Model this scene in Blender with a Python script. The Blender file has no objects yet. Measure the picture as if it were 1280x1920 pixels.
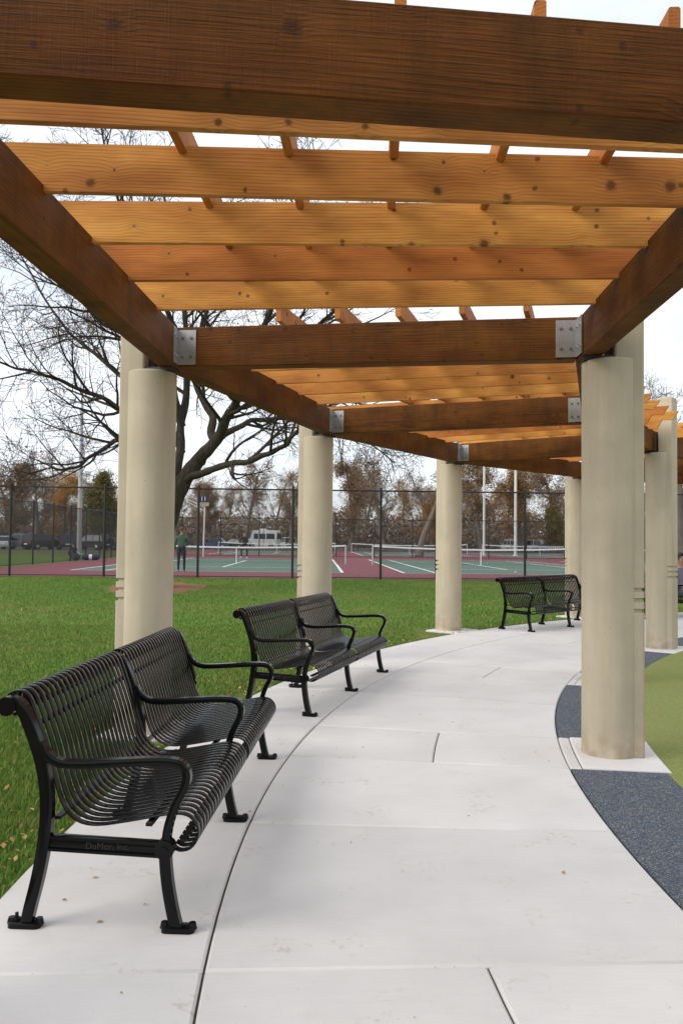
import bpy, math, random
import numpy as np
from mathutils import Matrix, Vector
random.seed(7); RNG = np.random.default_rng(11)
R = math.radians
scn = bpy.context.scene
COL = scn.collection

# ------------------------------------------------------------------ camera
cam = bpy.data.cameras.new('camera'); camo = bpy.data.objects.new('camera', cam); COL.objects.link(camo)
cam.sensor_fit = 'VERTICAL'; cam.sensor_height = 24.0; cam.lens = 24.0 * 1550 / 1920
cam.clip_start = 0.05; cam.clip_end = 3000
PITCH = math.atan2(54, 1550); ROLL = 0.0105
fw = Vector((0, math.cos(PITCH), math.sin(PITCH))); u0 = Vector((0, -math.sin(PITCH), math.cos(PITCH))); r0 = Vector((1, 0, 0))
rt = r0 * math.cos(ROLL) + u0 * math.sin(ROLL); up = -r0 * math.sin(ROLL) + u0 * math.cos(ROLL)
camo.matrix_world = Matrix(((rt.x, up.x, -fw.x, 0), (rt.y, up.y, -fw.y, 0), (rt.z, up.z, -fw.z, 1.45), (0, 0, 0, 1)))
scn.camera = camo

# ------------------------------------------------------------------ light
SUN_AZ = R(246)      # compass-like: measured clockwise from +Y; sun stands behind and left of the camera
SUN_EL = R(36)
w = bpy.data.worlds.new('World'); scn.world = w; w.use_nodes = True
wt = w.node_tree; wn = wt.nodes; wl = wt.links
bg = wn['Background']; bg.inputs['Strength'].default_value = 0.10
sky = wn.new('ShaderNodeTexSky'); sky.sky_type = 'NISHITA'; sky.sun_disc = False
sky.sun_elevation = SUN_EL; sky.sun_rotation = SUN_AZ
tc = wn.new('ShaderNodeTexCoord'); mp = wn.new('ShaderNodeMapping'); mp.inputs['Scale'].default_value = (1.0, 1.0, 2.6)
cn = wn.new('ShaderNodeTexNoise'); cn.inputs['Scale'].default_value = 2.2; cn.inputs['Detail'].default_value = 6; cn.inputs['Roughness'].default_value = .55
cr = wn.new('ShaderNodeValToRGB'); cr.color_ramp.elements[0].position = .30; cr.color_ramp.elements[1].position = .56
cr.color_ramp.elements[0].color = (.62, .62, .62, 1); cr.color_ramp.elements[1].color = (.97, .97, .97, 1)
mx = wn.new('ShaderNodeMix'); mx.data_type = 'RGBA'; mx.inputs['B'].default_value = (6.6, 6.95, 7.4, 1)
wl.new(tc.outputs['Generated'], mp.inputs['Vector']); wl.new(mp.outputs['Vector'], cn.inputs['Vector'])
wl.new(cn.outputs['Fac'], cr.inputs['Fac']); wl.new(cr.outputs['Color'], mx.inputs['Factor'])
wl.new(sky.outputs['Color'], mx.inputs['A']); wl.new(mx.outputs['Result'], bg.inputs['Color'])
sun = bpy.data.lights.new('sun', 'SUN'); sun.energy = 1.5; sun.angle = R(40); sun.color = (1, .95, .88)
suno = bpy.data.objects.new('sun', sun); COL.objects.link(suno)
sd = Vector((math.sin(SUN_AZ) * math.cos(SUN_EL), math.cos(SUN_AZ) * math.cos(SUN_EL), math.sin(SUN_EL)))
suno.rotation_euler = sd.to_track_quat('Z', 'Y').to_euler()
vs = scn.view_settings
scn.display_settings.display_device = 'sRGB'
vs.view_transform = 'Standard'; vs.look = 'None'; vs.exposure = 0.74; vs.gamma = 1; vs.use_curve_mapping = False

# ------------------------------------------------------------------ helpers
def tag(o, label=None, cat=None, group=None, kind=None):
    if label: o['label'] = label
    if cat: o['category'] = cat
    if group: o['group'] = group
    if kind: o['kind'] = kind
    return o
def empty(name, loc=(0, 0, 0), rz=0, label=None, cat=None, group=None):
    o = bpy.data.objects.new(name, None); COL.objects.link(o); o.location = loc; o.rotation_euler = (0, 0, rz)
    o.empty_display_size = .1
    return tag(o, label, cat, group)
def link(name, me, parent=None, loc=None, rz=None, M=None):
    o = bpy.data.objects.new(name, me); COL.objects.link(o)
    if parent: o.parent = parent
    if M is not None: o.matrix_local = M
    if loc is not None: o.location = loc
    if rz is not None: o.rotation_euler = (0, 0, rz)
    return o
def copy_tree(o, parent=None):
    c = o.copy(); COL.objects.link(c)
    if parent: c.parent = parent; c.matrix_parent_inverse = o.matrix_parent_inverse.copy()
    for ch in o.children: copy_tree(ch, c)
    return c
class MB:
    def __init__(s): s.v = []; s.f = []; s.m = []
    def add(s, v, f, mi=0):
        n = len(s.v); s.v += [tuple(p) for p in v]; s.f += [tuple(i + n for i in q) for q in f]; s.m += [mi] * len(f)
    def box(s, x0, x1, y0, y1, z0, z1, mi=0, T=None):
        v = [(x, y, z) for z in (z0, z1) for y in (y0, y1) for x in (x0, x1)]
        if T is not None: v = [T @ Vector(p) for p in v]
        s.add(v, [(0, 2, 3, 1), (4, 5, 7, 6), (0, 1, 5, 4), (2, 6, 7, 3), (0, 4, 6, 2), (1, 3, 7, 5)], mi)
    def loft(s, rings, mi=0, cap=True, closed=True):
        n = len(rings[0]); base = len(s.v); v = [p for r in rings for p in r]; f = []
        for k in range(len(rings) - 1):
            for i in range(n if closed else n - 1):
                j = (i + 1) % n; f.append((k * n + i, k * n + j, (k + 1) * n + j, (k + 1) * n + i))
        if cap and closed:
            f.append(tuple(range(n - 1, -1, -1))); f.append(tuple((len(rings) - 1) * n + i for i in range(n)))
        s.add(v, f, mi)
    def prism_y(s, poly, y0, y1, mi=0):     # polygon in x,z swept along y
        s.loft([[(x, y0, z) for x, z in poly], [(x, y1, z) for x, z in poly]], mi)
    def prism_x(s, poly, x0, x1, mi=0):     # polygon in y,z swept along x
        s.loft([[(x0, y, z) for y, z in poly], [(x1, y, z) for y, z in poly]], mi)
    def prism_z(s, poly, z0, z1, mi=0):
        s.loft([[(x, y, z0) for x, y in poly], [(x, y, z1) for x, y in poly]], mi)
    def tube(s, pts, rad, n=8, mi=0, cap=True):
        pts = [Vector(p) for p in pts]
        if not isinstance(rad, (list, tuple)): rad = [rad] * len(pts)
        rings = []; ref = None
        for i, p in enumerate(pts):
            d = (pts[min(i + 1, len(pts) - 1)] - pts[max(i - 1, 0)]).normalized()
            if ref is None: ref = Vector((0, 0, 1)) if abs(d.z) < .9 else Vector((1, 0, 0))
            a = (ref - d * ref.dot(d)).normalized(); ref = a; b = d.cross(a)
            rings.append([p + (a * math.cos(t) + b * math.sin(t)) * rad[i] for t in [2 * math.pi * k / n for k in range(n)]])
        s.loft(rings, mi, cap)
    def ball(s, c, r, n=10, m=7, mi=0, sc=(1, 1, 1)):
        rings = []
        for k in range(m + 1):
            t = math.pi * (k + .02) / (m + .04); 
            rings.append([(c[0] + r * sc[0] * math.sin(t) * math.cos(q), c[1] + r * sc[1] * math.sin(t) * math.sin(q), c[2] - r * sc[2] * math.cos(t)) for q in [2 * math.pi * i / n for i in range(n)]])
        s.loft(rings, mi)
    def mesh(s, name, mats, smooth=False, fix=True):
        me = bpy.data.meshes.new(name); me.from_pydata(s.v, [], s.f)
        for m in (mats if isinstance(mats, (list, tuple)) else [mats]): me.materials.append(m)
        if any(s.m): me.polygons.foreach_set('material_index', s.m)
        if fix:
            import bmesh
            bm = bmesh.new(); bm.from_mesh(me); bmesh.ops.recalc_face_normals(bm, faces=bm.faces); bm.to_mesh(me); bm.free()
        if smooth:
            me.polygons.foreach_set('use_smooth', [True] * len(me.polygons))
            if smooth != 'all': me.set_sharp_from_angle(angle=R(40))
        me.update(); return me
    def build(s, name, mats, parent=None, smooth=False, loc=None, M=None):
        return link(name, s.mesh(name, mats, smooth), parent, loc, None, M)
def npmesh(name, V, F, mats, mi=None, smooth=False):
    me = bpy.data.meshes.new(name); V = np.asarray(V, np.float32); F = np.asarray(F, np.int32); k = F.shape[1]
    me.vertices.add(len(V)); me.vertices.foreach_set('co', V.ravel())
    me.loops.add(F.size); me.loops.foreach_set('vertex_index', F.ravel())
    me.polygons.add(len(F)); me.polygons.foreach_set('loop_start', np.arange(0, F.size, k, dtype=np.int32))
    for m in mats: me.materials.append(m)
    if mi is not None: me.polygons.foreach_set('material_index', np.asarray(mi, np.int32))
    if smooth: me.polygons.foreach_set('use_smooth', np.ones(len(F), bool))
    me.update(calc_edges=True); me.validate(); return me

# ------------------------------------------------------------------ materials
def newmat(name):
    m = bpy.data.materials.new(name); m.use_nodes = True; nt = m.node_tree
    return m, nt, nt.nodes, nt.links, nt.nodes['Principled BSDF']
def N(nt, t, **kw):
    n = nt.nodes.new('ShaderNode' + t)
    for k, v in kw.items():
        if k in n.inputs: n.inputs[k].default_value = v
        else: setattr(n, k, v)
    return n
def math_(nt, op, a, b=None, clamp=False):
    n = nt.nodes.new('ShaderNodeMath'); n.operation = op; n.use_clamp = clamp
    for i, x in enumerate((a, b)):
        if x is None: continue
        if isinstance(x, (int, float)): n.inputs[i].default_value = x
        else: nt.links.new(x, n.inputs[i])
    return n.outputs[0]
def mix(nt, fac, a, b, blend='MIX'):
    n = nt.nodes.new('ShaderNodeMix'); n.data_type = 'RGBA'; n.blend_type = blend
    for k, x in (('Factor', fac), ('A', a), ('B', b)):
        if isinstance(x, (int, float)): n.inputs[k].default_value = x
        elif isinstance(x, tuple): n.inputs[k].default_value = (*x, 1)
        else: nt.links.new(x, n.inputs[k])
    return n.outputs['Result']
def ramp(nt, x, stops):
    n = nt.nodes.new('ShaderNodeValToRGB'); e = n.color_ramp.elements
    while len(e) < len(stops): e.new(.5)
    for q, (p, c) in zip(e, stops):
        q.position = p; q.color = (c, c, c, 1) if isinstance(c, (int, float)) else (*c, 1)
    nt.links.new(x, n.inputs['Fac']); return n.outputs['Color']
def noise(nt, vec, scale, detail=3, rough=.5, out='Fac'):
    n = N(nt, 'TexNoise', Scale=scale, Detail=detail, Roughness=rough)
    if vec is not None: nt.links.new(vec, n.inputs['Vector'])
    return n.outputs[out]
def mapping(nt, vec, scale=(1, 1, 1), loc=None):
    n = N(nt, 'Mapping'); n.inputs['Scale'].default_value = scale; nt.links.new(vec, n.inputs['Vector'])
    if loc is not None: nt.links.new(loc, n.inputs['Location'])
    return n.outputs['Vector']
def bump(nt, b, h, strength=.3, dist=.01):
    n = N(nt, 'Bump', Strength=strength, Distance=dist); nt.links.new(h, n.inputs['Height']); nt.links.new(n.outputs['Normal'], b.inputs['Normal'])

def simple(name, col, rough=.6, metal=0, var=.12, scale=8, coord='Object', spec=.5):
    m, nt, n, l, b = newmat(name)
    t = N(nt, 'TexCoord'); f = noise(nt, t.outputs[coord], scale, 4)
    c = mix(nt, f, tuple(x * (1 - var) for x in col), tuple(min(1, x * (1 + var)) for x in col))
    l.new(c, b.inputs['Base Color']); b.inputs['Roughness'].default_value = rough; b.inputs['Metallic'].default_value = metal
    b.inputs['Specular IOR Level'].default_value = spec
    return m

def wood(name, light, mid, dark, rough_saw=0.0, stain=0.0):
    m, nt, n, l, b = newmat(name)
    t = N(nt, 'TexCoord'); oi = N(nt, 'ObjectInfo'); rnd = oi.outputs['Random']
    off = N(nt, 'CombineXYZ'); l.new(math_(nt, 'MULTIPLY', rnd, 41.0), off.inputs[0]); l.new(math_(nt, 'MULTIPLY', rnd, 17.3), off.inputs[1]); l.new(math_(nt, 'MULTIPLY', rnd, 29.0), off.inputs[2])
    ob = t.outputs['Object']
    # knots, on the broad faces
    s0 = N(nt, 'SeparateXYZ'); l.new(ob, s0.inputs[0]); kc = N(nt, 'CombineXYZ')
    l.new(math_(nt, 'ADD', s0.outputs[0], off.outputs[0].node.outputs[0] if False else math_(nt, 'MULTIPLY', rnd, 41.0)), kc.inputs[0])
    l.new(math_(nt, 'ADD', s0.outputs[2], math_(nt, 'ADD', math_(nt, 'MULTIPLY', rnd, 23.0), math_(nt, 'MULTIPLY', s0.outputs[1], .6))), kc.inputs[1])
    vo = N(nt, 'TexVoronoi', Scale=3.4); vo.voronoi_dimensions = '2D'; l.new(kc.outputs[0], vo.inputs['Vector'])
    jit = math_(nt, 'MULTIPLY', noise(nt, mapping(nt, ob, (9, 9, 9), off.outputs[0]), 3.0, 3), .10)
    d = math_(nt, 'ADD', vo.outputs['Distance'], math_(nt, 'SUBTRACT', jit, .05))
    sep = N(nt, 'SeparateColor'); l.new(vo.outputs['Color'], sep.inputs[0])
    gate = math_(nt, 'GREATER_THAN', sep.outputs[0], .42)
    size = math_(nt, 'ADD', math_(nt, 'MULTIPLY', math_(nt, 'MULTIPLY', sep.outputs[1], sep.outputs[1]), .105), .024)
    dn = math_(nt, 'DIVIDE', d, size)
    knot = math_(nt, 'MULTIPLY', ramp(nt, dn, [(.0, 1), (.45, .9), (.62, .45), (1, 0)]), gate)
    halo = math_(nt, 'MULTIPLY', ramp(nt, math_(nt, 'DIVIDE', d, .28), [(0, 1), (.35, .45), (1, 0)]), gate)
    v2 = N(nt, 'TexVoronoi', Scale=7.5); v2.voronoi_dimensions = '2D'; l.new(kc.outputs[0], v2.inputs['Vector'])
    sp2 = N(nt, 'SeparateColor'); l.new(v2.outputs['Color'], sp2.inputs[0])
    pin = math_(nt, 'MULTIPLY', ramp(nt, math_(nt, 'ADD', v2.outputs['Distance'], math_(nt, 'MULTIPLY', math_(nt, 'SUBTRACT', jit, .05), 1.4)), [(.06, .9), (.12, 0)]), math_(nt, 'GREATER_THAN', sp2.outputs[0], .89))
    knot = math_(nt, 'MAXIMUM', knot, pin)
    # growth rings cut lengthways
    wob = noise(nt, mapping(nt, ob, (.5, 3.0, 3.0), off.outputs[0]), 1.3, 2)
    sx = N(nt, 'SeparateXYZ'); l.new(ob, sx.inputs[0])
    yy = math_(nt, 'ADD', sx.outputs[1], math_(nt, 'SUBTRACT', math_(nt, 'MULTIPLY', rnd, .3), .22))
    zz = math_(nt, 'ADD', sx.outputs[2], math_(nt, 'SUBTRACT', math_(nt, 'MULTIPLY', sep.outputs[2], 0), math_(nt, 'SUBTRACT', math_(nt, 'FRACT', math_(nt, 'MULTIPLY', rnd, 7.7)), .5)))
    rr = math_(nt, 'SQRT', math_(nt, 'ADD', math_(nt, 'MULTIPLY', yy, yy), math_(nt, 'MULTIPLY', zz, zz)))
    ph = math_(nt, 'ADD', math_(nt, 'MULTIPLY', rr, 66.0), math_(nt, 'ADD', math_(nt, 'MULTIPLY', wob, 4.5), math_(nt, 'MULTIPLY', halo, 1.6)))
    ring = math_(nt, 'FRACT', ph)
    ringv = ramp(nt, ring, [(0, .0), (.55, .35), (.86, 1.0), (1, .05)])
    fib = noise(nt, mapping(nt, ob, (5, 140, 140), off.outputs[0]), 1.0, 3, .6)
    blot = noise(nt, mapping(nt, ob, (1.6, 2.5, 5), off.outputs[0]), 1.1, 3, .6)
    g = math_(nt, 'ADD', math_(nt, 'MULTIPLY', ringv, .21), math_(nt, 'ADD', math_(nt, 'MULTIPLY', fib, .36), math_(nt, 'MULTIPLY', blot, .84)))
    c = ramp(nt, g, [(.25, light), (.58, mid), (.95, dark)])
    c = mix(nt, 1.0, c, oi.outputs['Color'], 'MULTIPLY')
    if stain:
        st = noise(nt, mapping(nt, ob, (5, 5, 1.3), off.outputs[0]), 1.2, 5, .65)
        sf = ramp(nt, st, [(.46, 0), (.72, stain)])
        c = mix(nt, sf, c, (.035, .018, .008))
    red = noise(nt, mapping(nt, ob, (.9, 3, 3), off.outputs[0]), 1.0, 3, .6)
    c = mix(nt, ramp(nt, red, [(.48, 0), (.74, .42)]), c, tuple(x * y for x, y in zip(mid, (.80, .52, .45))))
    chk = noise(nt, mapping(nt, ob, (1.1, 75, 75), off.outputs[0]), 1.0, 2, .5)
    c = mix(nt, ramp(nt, chk, [(.70, 0), (.78, .35 + .4 * rough_saw)]), c, tuple(x * .35 for x in dark))
    c = mix(nt, math_(nt, 'MULTIPLY', halo, .30), c, tuple(x * .55 for x in mid))
    c = mix(nt, math_(nt, 'MULTIPLY', knot, .80), c, (.06, .022, .008))
    l.new(c, b.inputs['Base Color']); b.inputs['Roughness'].default_value = .66; b.inputs['Specular IOR Level'].default_value = .16
    saw = noise(nt, mapping(nt, ob, (160, 60, 7), off.outputs[0]), 1.0, 3, .7)
    h = math_(nt, 'ADD', math_(nt, 'MULTIPLY', fib, .6 + rough_saw), math_(nt, 'ADD', math_(nt, 'MULTIPLY', ringv, .25), math_(nt, 'MULTIPLY', saw, rough_saw)))
    bump(nt, b, h, .25 + .35 * rough_saw, .006)
    return m

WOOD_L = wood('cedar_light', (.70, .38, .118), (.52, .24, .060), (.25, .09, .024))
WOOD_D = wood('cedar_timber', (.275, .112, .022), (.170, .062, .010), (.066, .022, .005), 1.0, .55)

def concrete(name, base, var=.06, stain=.5, coord='Object'):
    m, nt, n, l, b = newmat(name)
    t = N(nt, 'TexCoord'); oi = N(nt, 'ObjectInfo'); geo = N(nt, 'NewGeometry'); P = geo.outputs['Position']
    big = noise(nt, P, 1.3, 5, .6); fine = noise(nt, P, 90, 4, .7); brush = noise(nt, mapping(nt, P, (5, 45, 5)), 1.0, 4, .6)
    lo = tuple(x * (1 - var * 2) for x in base); hi = tuple(min(1, x * (1 + var)) for x in base)
    c = mix(nt, ramp(nt, big, [(.3, 0), (.7, 1)]), lo, hi)
    c = mix(nt, math_(nt, 'MULTIPLY', fine, .18), c, tuple(x * .7 for x in base))
    c = mix(nt, math_(nt, 'MULTIPLY', ramp(nt, brush, [(.35, 0), (.75, 1)]), .16), c, tuple(x * .72 for x in base))
    # small brown scuffs and leaf stains
    spk = noise(nt, P, 38, 3, .6); c = mix(nt, ramp(nt, spk, [(.68, 0), (.76, .5)]), c, tuple(x * .5 for x in base))
    sm = noise(nt, P, 3.1, 2); sp = noise(nt, P, 26, 4, .7)
    sf = math_(nt, 'MULTIPLY', math_(nt, 'MULTIPLY', ramp(nt, sm, [(.56, 0), (.70, 1)]), ramp(nt, sp, [(.52, 0), (.66, 1)])), stain)
    c = mix(nt, sf, c, (.33, .24, .17))
    r = math_(nt, 'ADD', math_(nt, 'MULTIPLY', oi.outputs['Random'], .10), .94)
    rc = N(nt, 'CombineColor'); 
    for i in range(3): l.new(r, rc.inputs[i])
    c = mix(nt, 1.0, c, rc.outputs[0], 'MULTIPLY')
    l.new(c, b.inputs['Base Color']); b.inputs['Roughness'].default_value = .85; b.inputs['Specular IOR Level'].default_value = .25
    bump(nt, b, math_(nt, 'ADD', fine, math_(nt, 'MULTIPLY', brush, .8)), .22, .004)
    return m
CONC = concrete('path_concrete', (.70, .675, .655))
JOINT = simple('joint_dirt', (.07, .055, .04), .95, var=.6, scale=30)

def column_mat():
    m, nt, n, l, b = newmat('column_concrete')
    t = N(nt, 'TexCoord'); geo = N(nt, 'NewGeometry'); P = geo.outputs['Position']
    st = noise(nt, mapping(nt, P, (7, 7, .45)), 1.0, 5, .6); bl = noise(nt, P, 2.4, 5, .6); fi = noise(nt, P, 130, 3, .7)
    c = mix(nt, ramp(nt, st, [(.3, 0), (.75, 1)]), (.56, .49, .365), (.435, .37, .27))
    c = mix(nt, ramp(nt, bl, [(.42, 0), (.72, .6)]), c, (.375, .325, .25))
    c = mix(nt, math_(nt, 'MULTIPLY', fi, .15), c, (.36, .31, .23))
    pit = noise(nt, P, 55, 2, .5); c = mix(nt, ramp(nt, pit, [(.70, 0), (.77, .55)]), c, (.22, .185, .135))
    sx = N(nt, 'SeparateXYZ'); l.new(P, sx.inputs[0])
    dirt = math_(nt, 'MULTIPLY', ramp(nt, sx.outputs[2], [(.0, 1), (.26, 0)]), ramp(nt, noise(nt, P, 9, 4), [(.38, 0), (.62, .7)]))
    c = mix(nt, dirt, c, (.30, .23, .15))
    l.new(c, b.inputs['Base Color']); b.inputs['Roughness'].default_value = .8; b.inputs['Specular IOR Level'].default_value = .25
    bump(nt, b, math_(nt, 'ADD', fi, math_(nt, 'MULTIPLY', bl, .6)), .15, .004); return m
COLM = column_mat()

def rubber(name, base, a, bcol, sc=170, amt=.5):
    m, nt, n, l, b = newmat(name)
    geo = N(nt, 'NewGeometry'); P = geo.outputs['Position']
    vo = N(nt, 'TexVoronoi', Scale=sc); l.new(P, vo.inputs['Vector'])
    sep = N(nt, 'SeparateColor'); l.new(vo.outputs['Color'], sep.inputs[0])
    big = noise(nt, P, 1.5, 4)
    c = mix(nt, ramp(nt, sep.outputs[0], [(.45, 0), (.62, amt), (1, 1)]), base, a)
    c = mix(nt, ramp(nt, sep.outputs[1], [(.80, 0), (.86, 1)]), c, bcol)
    c = mix(nt, math_(nt, 'MULTIPLY', big, .35), c, tuple(x * .6 for x in base))
    l.new(c, b.inputs['Base Color']); b.inputs['Roughness'].default_value = .9; b.inputs['Specular IOR Level'].default_value = .3
    bump(nt, b, vo.outputs['Distance'], .8, .006); return m
BLUE = rubber('blue_rubber', (.066, .080, .112), (.145, .17, .225), (.34, .31, .26))
GREEN = rubber('green_rubber', (.262, .292, .082), (.33, .36, .12), (.18, .205, .055), 150)

def grass_ground():
    m, nt, n, l, b = newmat('lawn_ground')
    geo = N(nt, 'NewGeometry'); P = geo.outputs['Position']
    big = noise(nt, P, .22, 4, .6); med = noise(nt, P, 1.4, 4, .65); fine = noise(nt, mapping(nt, P, (14, 7, 7)), 4, 4, .75)
    c = mix(nt, fine, (.050, .108, .014), (.125, .215, .032))
    c = mix(nt, ramp(nt, math_(nt, 'ADD', math_(nt, 'MULTIPLY', big, .6), math_(nt, 'MULTIPLY', med, .4)), [(.46, 0), (.66, .75)]), c, (.20, .19, .055))
    sx = N(nt, 'SeparateXYZ'); l.new(P, sx.inputs[0])
    far = ramp(nt, math_(nt, 'DIVIDE', sx.outputs[1], 100), [(.55, 0), (.68, 1)])
    c = mix(nt, math_(nt, 'MULTIPLY', far, .75), c, (.115, .10, .04))
    l.new(c, b.inputs['Base Color']); b.inputs['Roughness'].default_value = .95; b.inputs['Specular IOR Level'].default_value = .1
    bump(nt, b, fine, .7, .03); return m
LAWN = grass_ground()
def blade_mat():
    m, nt, n, l, b = newmat('grass_blades')
    geo = N(nt, 'NewGeometry'); P = geo.outputs['Position']
    big = noise(nt, P, .22, 4, .6); med = noise(nt, P, 1.4, 4, .65)
    rn = geo.outputs['Random Per Island']
    c = ramp(nt, rn, [(0, (.072, .152, .020)), (.5, (.120, .232, .032)), (.88, (.18, .285, .05)), (.95, (.29, .25, .085)), (1, (.36, .29, .11))])
    c = mix(nt, ramp(nt, math_(nt, 'ADD', math_(nt, 'MULTIPLY', big, .6), math_(nt, 'MULTIPLY', med, .4)), [(.46, 0), (.66, .55)]), c, (.245, .235, .062))
    l.new(c, b.inputs['Base Color']); b.inputs['Roughness'].default_value = .7; b.inputs['Specular IOR Level'].default_value = .2
    return m
BLADE = blade_mat()
def leaf_mat(name, stops, trans=.25):
    m, nt, n, l, b = newmat(name)
    geo = N(nt, 'NewGeometry'); c = ramp(nt, geo.outputs['Random Per Island'], stops)
    l.new(c, b.inputs['Base Color']); b.inputs['Roughness'].default_value = .8; b.inputs['Specular IOR Level'].default_value = .15
    tr = N(nt, 'BsdfTranslucent'); l.new(c, tr.inputs['Color']); ms = N(nt, 'MixShader'); ms.inputs[0].default_value = trans
    l.new(b.outputs[0], ms.inputs[1]); l.new(tr.outputs[0], ms.inputs[2]); l.new(ms.outputs[0], nt.nodes['Material Output'].inputs[0]); return m
LF_BROWN = leaf_mat('brown_leaves', [(0, (.18, .12, .075)), (.5, (.28, .18, .10)), (1, (.40, .255, .13))])  # brown lightened, so haze over the far tree line sits in the colour
LF_ORANGE = leaf_mat('orange_leaves', [(0, (.26, .12, .03)), (.5, (.38, .19, .05)), (1, (.48, .28, .08))])
LF_GREEN = leaf_mat('olive_leaves', [(0, (.085, .09, .026)), (.6, (.15, .14, .04)), (1, (.34, .21, .06))])
LF_FALL = leaf_mat('fallen_leaves', [(0, (.22, .10, .04)), (.6, (.40, .22, .08)), (1, (.55, .40, .16))], .05)
def bark_mat(name, a, bcol):
    m, nt, n, l, b = newmat(name)
    geo = N(nt, 'NewGeometry'); P = geo.outputs['Position']
    f = noise(nt, mapping(nt, P, (14, 14, 2.5)), 1.5, 5, .7)
    l.new(mix(nt, ramp(nt, f, [(.3, 0), (.7, 1)]), a, bcol), b.inputs['Base Color']); b.inputs['Roughness'].default_value = .95; b.inputs['Specular IOR Level'].default_value = .1
    bump(nt, b, f, .9, .03); return m
BARK = bark_mat('dark_bark', (.030, .024, .019), (.095, .076, .06))
BARK2 = bark_mat('grey_brown_bark', (.105, .086, .072), (.235, .195, .165))  # bark of the background trees, paled to stand in for distance haze
def black_paint():
    m, nt, n, l, b = newmat('black_powder_coat')
    t = N(nt, 'TexCoord'); f = noise(nt, t.outputs['Object'], 60, 3); g = noise(nt, t.outputs['Object'], 5, 4, .65)
    l.new(mix(nt, ramp(nt, g, [(.5, 0), (.8, 1)]), (.004, .004, .0042), (.009, .0085, .008)), b.inputs['Base Color'])
    l.new(math_(nt, 'ADD', math_(nt, 'MULTIPLY', g, .12), .07), b.inputs['Roughness']); b.inputs['Specular IOR Level'].default_value = .21; bump(nt, b, f, .05, .001); return m
BLACK = black_paint()
STEEL = simple('galvanised_steel', (.42, .42, .43), .48, .75, .25, 14)
BOLT = simple('bolt_steel', (.30, .29, .28), .4, .9, .2, 30)
DARKGAP = simple('dark_steel_post', (.05, .047, .043), .6, .3, .3, 20)
FENCE = simple('black_vinyl', (.012, .013, .013), .5, 0, .3, 5)
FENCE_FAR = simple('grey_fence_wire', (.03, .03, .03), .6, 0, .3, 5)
COURT_R = simple('court_red', (.20, .062, .072), .85, 0, .16, 1.2, spec=.2)
COURT_G = simple('court_green', (.105, .165, .125), .85, 0, .14, 1.2, spec=.2)
WHITE = simple('white_paint', (.78, .78, .76), .6, 0, .08, 4)
NETB = simple('net_band_white', (.80, .80, .80), .7, 0, .05, 4)
NETM = simple('net_cord', (.02, .022, .02), .8, 0, .3, 4)
ASPH = simple('asphalt', (.060, .058, .058), .9, 0, .3, 3)
MULCH = simple('mulch', (.20, .085, .03), .95, 0, .6, 22)
GLASS = simple('car_glass', (.02, .025, .03), .08, 0, .1, 4)
TYRE = simple('tyre_rubber', (.02, .02, .02), .85, 0, .2, 10)
RIM = simple('wheel_rim', (.35, .35, .36), .35, .8, .1, 10)
LAMP_W = simple('headlight_lens', (.7, .7, .68), .15, 0, .05, 10)
LAMP_R = simple('tail_light_lens', (.35, .02, .02), .2, 0, .1, 10)
def paint(name, c): return simple(name, c, .22, .1, .04, 3)

# ------------------------------------------------------------------ setting
CX, CY = 14.4, 3.65
def pol(r, deg): return (CX - r * math.cos(R(deg)), CY + r * math.sin(R(deg)))
def sstep(a, b, x):
    t = np.clip((x - a) / (b - a), 0, 1); return t * t * (3 - 2 * t)
def gz(x, y): return -0.02 + sstep(20, 27.2, y) * .16
xs = np.concatenate([np.linspace(-900, -60, 15), np.linspace(-50, 60, 111), np.linspace(70, 900, 15)])
ys = np.concatenate([np.linspace(-60, -4, 8), np.linspace(-3, 60, 127), np.linspace(62, 130, 20), np.linspace(150, 1500, 20)])
X, Y = np.meshgrid(xs, ys); V = np.stack([X, Y, gz(X, Y)], -1).reshape(-1, 3)
nx = len(xs); I = np.arange(len(ys) - 1)[:, None] * nx + np.arange(nx - 1)[None]; I = I.ravel()
ground = link('ground', npmesh('ground', V, np.stack([I, I + 1, I + nx + 1, I + nx], 1), [LAWN], smooth=True)); tag(ground, kind='structure')

def sector(r1, r2, a1, a2, z0, z1, n=None, mb=None, bev=0.0, skew=None):
    """annular block; bev rounds the upper edges"""
    mb = mb or MB(); n = n or max(2, int((a2 - a1) / .8))
    rings = []
    for i in range(n + 1):
        t = i / n; a = a1 + (a2 - a1) * t
        ib = 0
        def P(r, z):
            aa = a
            return (*pol(r, aa), z)
        rings.append([P(r1, z0), P(r1, z1 - bev), P(r1 + bev, z1), P(r2 - bev, z1), P(r2, z1 - bev), P(r2, z0)])
    if bev:
        def sh(ring, dz): return [(p[0], p[1], min(p[2], z1 - dz)) for p in ring]
        da = bev / ((r1 + r2) / 2) * 57.3
        def mid(a, z_):
            return [(*pol(r1, a), z0), (*pol(r1, a), z1 - bev), (*pol(r1 + bev, a), z_), (*pol(r2 - bev, a), z_), (*pol(r2, a), z1 - bev), (*pol(r2, a), z0)]
        rings[0] = mid(a1, z1 - bev); rings[-1] = mid(a2, z1 - bev)
        rings.insert(1, mid(a1 + da, z1)); rings.insert(-1, mid(a2 - da, z1))
    mb.loft(rings); return mb
R_EDGE, R_JOINT, R_OUT = 13.03, 14.87, 15.76
A0, STEP = -4.85, 14.45
def ak(k): return A0 + STEP * k
path = sector(R_EDGE + .004, R_OUT - .006, -40, 100, -.10, -.014, 90).build('path', JOINT); tag(path, kind='structure')
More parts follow.
